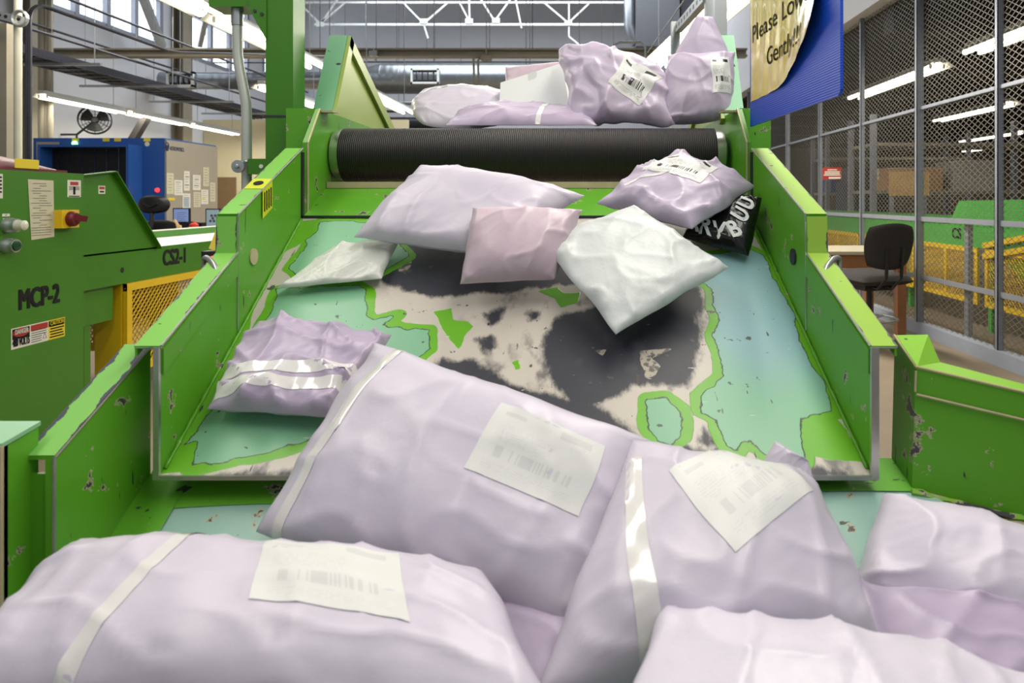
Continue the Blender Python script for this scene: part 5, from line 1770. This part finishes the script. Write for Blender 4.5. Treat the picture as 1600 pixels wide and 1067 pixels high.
rail(20.5, 590, 700, 158, 164, .2, 'cable_pipe', 'grey horizontal pipe below the fat spiral duct', GALV, 'pipe', True)
rail(21, 470, 700, 172, 176, .2, 'cable_pipe', 'dark pipe low on the back wall behind the guard', SOFFIT, 'pipe', True)
rail(21.5, 470, 700, 183, 202, .2, 'cable_pipe', 'broad dark duct at the foot of the back wall behind the belt', DARKSTEEL, 'duct', True)

# white roof truss
TS = thing('roof_truss', 'white steel roof truss crossing the top of the picture', 'truss', P(700, 40, 20))
mb = MB()
Y = 20.0
def tb(u0, v0, u1, v1, w=3.0, y=Y):
    mb.bar(P(u0, v0, y), P(u1, v1, y), w / F * y, w / F * y, up=(0, 1, 0))
tb(470, 4, 985, 4); tb(490, 38.5, 985, 38.5, 3.5)
mb.build('chords', WHITE, TS)
for (u0, v0, u1, v1) in ((470, 7, 500, 37), (500, 37, 540, 4), (540, -20, 502, 37), (630, 4, 662, 37), (662, 37, 700, 4), (718, 4, 735, 36), (733, 0, 734, 36), (752, 0, 773, 33), (773, 33, 797, 0), (806, 0, 815, 44), (850, 4, 888, 36), (888, 36, 920, 6), (889, 4, 889, 57), (662, 37, 669, 60), (889, 57, 905, 70)):
    mb = MB(); tb(u0, v0, u1, v1, 2.4); mb.build('web_member', WHITE, TS)
for u, v in ((500, 38), (662, 33), (733, 33), (775, 32), (888, 36)):
    mb = MB(); p = P(u, v, Y - .05); mb.frame_box(p, (.11, 0, 0), (0, .02, 0), (0, 0, .07))
    mb.build('gusset_plate', WHITE, TS)
for i, (u, v0, v1, Y_) in enumerate(((515, -10, 150, 18.8), (572, -10, 110, 18.8), (588, -10, 98, 18.8), (678, -10, 97, 18.2), (760, -10, 75, 18), (765, -10, 75, 18), (822, -10, 100, 18.6), (828, -10, 100, 18.6), (905, -10, 100, 18.6))):
    mb = MB(); mb.tube([P(u, v0, Y_), P(u, v1, Y_)], .011, 5)
    tag(mb.build('hanger_rod', SOFFIT), 'thin dark hanger rod in front of the white back wall', 'rod', 'hanger rods at the back wall')
HV = thing('air_handler', 'dark grey air handling box hanging at the top in front of the back wall', 'air handler', P(1010, 40, 18))
mb = MB(); a, b = P(994, 72, 18), P(1062, -30, 18); mb.box(a.x, b.x, 18, 19, a.z, b.z); mb.build('box', mat('grey_unit', (92, 94, 100), .5), HV)
mb = MB()
a = P(983, 50, 18)
mb.tube([P(984, -20, 18.4), P(984, 10, 18.4), P(984, 40, 18.4), P(989, 58, 18.4), P(995, 68, 18.4)], .16, 14); mb.build('elbow_duct', DUCT, HV, smooth=SM)
mb = MB(); a, b = P(1064, 70, 18.2), P(1085, -30, 18.2); mb.box(a.x, b.x, 18.2, 19.2, a.z, b.z); mb.build('dark_backdrop', mat('dark_backdrop_grey', (66, 68, 74), .6), HV)  # dark box added to stand for the dark stretch of wall
mb = MB(); mb.tube([P(954, 88, 11.99), P(960, 70, 11.97), P(968, 66, 11.97), P(1000, 66, 11.97), P(1008, 74, 11.97), P(1009, 100, 11.97)], .022, 8)
tag(mb.build('conduit_loop', GALV, smooth=SM), 'pale conduit loop over the crane rail above the crumpled mailer', 'conduit')
mb = MB(); mb.tube([P(1012, 82, 7.5), P(1072, -4, 5.2)], .006, 6)
tag(mb.build('guide_wire', GALV), 'taut steel wire running up beside the bright right lamp', 'wire')
mb = MB(); mb.tube([P(741, 135, 11.95), P(740, 92, 11.95), P(745, 89, 11.95), P(770, 88, 11.98)], .02, 8); mb.tube([P(748, 135, 11.95), P(747, 94, 11.95), P(752, 90, 11.95), P(770, 88, 11.98)], .02, 8)
mb.frame_box(P(760, 91, 11.95), (.09, 0, 0), (0, .06, 0), (0, 0, .04)); mb.tube([P(760, 96, 11.95), P(760, 75, 11.97)], .016, 6)
tag(mb.build('junction_conduit', GALV_WARM, smooth=SM), 'pair of bent conduits from a junction box under the crane rail', 'conduit')
mb = MB(); mb.frame_box(P(584, 84, 11.95), (.07, 0, 0), (0, .06, 0), (0, 0, .045)); mb.tube([P(584, 74, 11.95), P(586, 96, 11.95)], .016, 6); mb.tube([P(580, 76, 11.95), P(590, 78, 11.95)], .016, 6)
tag(mb.build('rail_clamp', GALV), 'dark hoist clamp on the crane rail by the left guard', 'clamp')

# ------------------------------------------------------------------ fence along the right aisle
FX = 3.16
FE = thing('wire_fence', 'tall wire mesh fence with grey posts along the right side aisle', 'fence', (FX, 8, 0))
posts = [(3.95, .05), (5.19, .035), (6.40, .075), (7.73, .035), (9.09, .035), (10.5, .06), (11.7, .035), (13.0, .035)]
for Y_, w in posts:
    mb = MB()
    mb.box(FX - w / 2, FX + .03, Y_ - .02, Y_ - .014, 0, 3.3); mb.box(FX - w / 2, FX - w / 2 + .006, Y_ - .02, Y_ + .02, 0, 3.3); mb.box(FX - w / 2, FX + .03, Y_ + .014, Y_ + .02, 0, 3.3)
    mb.build('post', FENCE_M, FE)
for z, w in ((1.07, .045), (2.105, .03), (.53, .045)):
    mb = MB(); mb.box(FX, FX + .05, 3.9, 13.0, z - w / 2, z - w / 2 + .006); mb.box(FX, FX + .006, 3.9, 13.0, z - w / 2, z + w / 2)
    mb.build('rail', FENCE_M, FE)
mb = MB(); mb.box(FX + .06, FX + .1, 5.70, 5.76, .1, 1.07); mb.build('stub_post', FENCE_M, FE)
for (ya, _), (yb, _) in zip(posts[:-1], posts[1:]):
    mb = MB(); wires(mb, (FX + .02, ya, .11), (0, 1, 0), (0, 0, 1), yb - ya, 3.18, .085, .05, .0026 if yb < 9.5 else .003)
    mb.build('mesh_panel', MESH_M, FE)
mb = MB(); mb.box(FX - .04, FX + .06, 3.9, 13.0, 0, .11); mb.build('kerb', mat('kerb_paint', (150, 156, 170), .6), FE, label='pale painted kerb under the fence')
p = P(1300, 271, 8.45)
t = MB(); t.frame_box(p, (.108, -.02, 0), (0, .004, 0), (0, 0, .074))
o = t.build('notice_board', RED); tag(o, 'small red and white notice on the fence near the chute', 'sign')
mb = MB()
for k, (w, z) in enumerate(((.5, .045), (.8, .02), (.8, 0), (.9, -.02))):
    mb.frame_box(p + Vector((0, -.008, z)), (.108 * w, -.02 * w, 0), (0, .003, 0), (0, 0, .006))
mb.frame_box(p + Vector((.03, -.008, -.055)), (.07, -.013, 0), (0, .003, 0), (0, 0, .010))
mb.build('print', PAPER, o)

# drafting chair and wooden desk in front of the fence
cxy = P(1358, 0, 5.75)
office_chair('drafting_chair', 'tall black drafting chair with a foot ring in front of the wooden desk', (cxy.x, 5.75, 0), 1, .60, .70, 1.045, .46, math.pi * .08, FABRIC, ring=True)
WD = thing('wooden_desk', 'wooden desk with a pale top beside the fence behind the drafting chair', 'desk', (2.45, 6.6, 0))
dx0, dx1 = P(1285, 0, 6.3).x, P(1418, 0, 6.3).x
mb = MB(); mb.box(dx0 - .4, dx1, 6.25, 7.1, .745, .775); mb.build('top', WOODTOP, WD)
mb = MB(); mb.box(dx0 - .38, dx1 - .02, 6.28, 6.30, .62, .745); mb.build('apron', WOOD, WD)
for x in (dx0 - .36, dx1 - .07):
    for y in (6.3, 7.0):
        mb = MB(); mb.box(x - .04, x + .04, y - .04, y + .04, 0, .745); mb.build('leg', WOOD, WD)

# conveyor behind the fence
RX = 3.78
RCV = thing('fenced_conveyor', 'green conveyor with yellow mesh guards running behind the right fence', 'conveyor', (RX + .3, 7.5, 0))
mb = MB(); mb.box(RX, RX + .02, 4.5, 13, .79, 1.0); mb.box(RX + .7, RX + .72, 4.5, 13, .79, 1.06); mb.build('side_rails', GREEN_BG, RCV)
mb = MB(); mb.box(RX + .02, RX + .7, 4.5, 13, .96, .985); mb.build('belt', RUBBER, RCV)
mb = MB(); mb.prism([(RX - .002, 7.05, .99), (RX - .002, 6.85, 1.24), (RX - .002, 5.0, 1.26), (RX - .002, 5.0, .99)], (.01, 0, 0)); mb.build('hopper_side', GREEN_BG, RCV)
mb = MB(); mb.prism([(RX + .3, 5.9, 1.25), (RX + .3, 5.7, 1.42), (RX + .3, 4.6, 1.42), (RX + .3, 4.6, 1.25)], (.01, 0, 0)); mb.prism([(RX + .02, 6.3, .79), (RX + .02, 5.9, .55), (RX + .02, 4.6, .55), (RX + .02, 4.6, .79)], (.01, 0, 0)); mb.build('transfer_plates', GREEN_BG, RCV)
vr = Vector((RX - .004, 0, 0))
mb = MB(); mb.text('CS', (RX - .002, 0, 0), (0, -1, 0), (0, 0, 1), -6.98, .86, .15, bold=.02, lift=.002); mb.build('stencil_lettering', INK, RCV)
for (ya, yb) in ((7.65, 6.5), (9.2, 7.75), (10.8, 9.3)):
    guard(RCV, (RX - .01, ya, .25), (0, -1, 0), ya - yb, .54, split=2, cell=.045)
guard(RCV, (RX - .01, 6.38, .25), Vector((0, -1, .0)), 1.7, .54, uy=(0, -.0, 1), split=2, cell=.045)
mb = MB(); mb.bar((RX - .02, 6.38, .72), (RX - .02, 4.7, 1.02), .05, .05); mb.bar((RX - .02, 6.38, .82), (RX - .02, 4.7, 1.12), .05, .05); mb.build('sloping_rail', YELLOW, RCV)
for y in (5.0, 6.42, 8.0, 10.0, 12.0):
    mb = MB(); mb.box(RX + .05, RX + .10, y - .025, y + .025, 0, .79); mb.build('leg', GREEN_BG, RCV)

# things standing in the dim area behind the fence
def rack(x0, x1, y, z1, label):
    t = thing('pallet_rack', label, 'rack', ((x0 + x1) / 2, y, 0))
    for x in (x0, x1):
        for yy_ in (y, y + .9):
            mb = MB(); mb.box(x - .04, x + .04, yy_ - .04, yy_ + .04, 0, z1); mb.build('upright', FENCE_M, t)
    for z in (.5, 1.35, 2.1):
        mb = MB(); mb.box(x0, x1, y - .03, y + .93, z, z + .05); mb.build('shelf', GALV_WARM, t)
    return t
rack(4.6, 7.4, 10.8, 2.6, 'grey shelf rack standing behind the fenced conveyor')
rack(5.2, 8.2, 14.5, 2.7, 'farther grey shelf rack behind the fence')
def crate(x, y, z, w, d, h, m, name, label, cat):
    mb = MB(); mb.box(x - w / 2, x + w / 2, y - d / 2, y + d / 2, z, z + h)
    o = mb.build(name, m); tag(o, label, cat)
    mb = MB(); mb.box(x - w / 2 - .003, x + w / 2 + .003, y - .03, y + .03, z + h * .5, z + h + .003); mb.box(x - w / 2 + .01, x + w / 2 - .01, y - d / 2 - .002, y - d / 2, z + h * .97, z + h * .99)
    mb.build('band', PAPERTAN, o)
    return o
pa, pb = P(1390, 306, 10.4), P(1452, 268, 10.4)
mb = MB(); mb.box(pa.x, pb.x, 10.4, 10.42, pa.z, pb.z); o = mb.build('plywood_board', PLY); tag(o, 'tan plywood board mounted behind the fence left of the thick post', 'board')
mb = MB()
for x in (pa.x + .05, pb.x - .05): mb.box(x - .025, x + .025, 10.42, 10.47, 0, pb.z)
mb.build('stand', FENCE_M, o)
crate(5.3, 11.2, 1.40, .9, .6, .36, CARD, 'cardboard_box', 'brown cardboard box on the rack behind the fence', 'box')
crate(6.3, 11.2, 1.40, .7, .6, .48, mat('grey_tote', (170, 165, 155), .6), 'storage_tote', 'pale grey tote on the rack behind the fence', 'tote')
crate(7.0, 11.2, .55, .7, .6, .5, CARD, 'cardboard_box', 'brown cardboard box low on the rack behind the fence', 'box')
crate(6.7, 15.0, 1.40, 1.2, .6, .5, mat('white_tote', (215, 210, 200), .6), 'storage_tote', 'white tote on the farther rack behind the fence', 'tote')
crate(5.7, 15.0, 1.40, .7, .6, .45, mat('blue_tote', (60, 90, 150), .6), 'storage_tote', 'blue tote on the farther rack behind the fence', 'tote')
pa, pb = P(1325, 332, 12.5), P(1392, 262, 12.5)
mb = MB(); mb.box(pa.x, pb.x, 12.5, 13.1, 0, pb.z); o = mb.build('dark_locker', mat('navy_locker', (34, 38, 58), .5)); tag(o, 'dark navy locker standing behind the fence and the desk', 'cabinet')
mb = MB()
for k in range(1, 3):
    x = pa.x + (pb.x - pa.x) * k / 3; mb.box(x - .01, x + .01, 12.49, 12.5, .1, pb.z - .05)
mb.build('door_gap', BLACK, o)
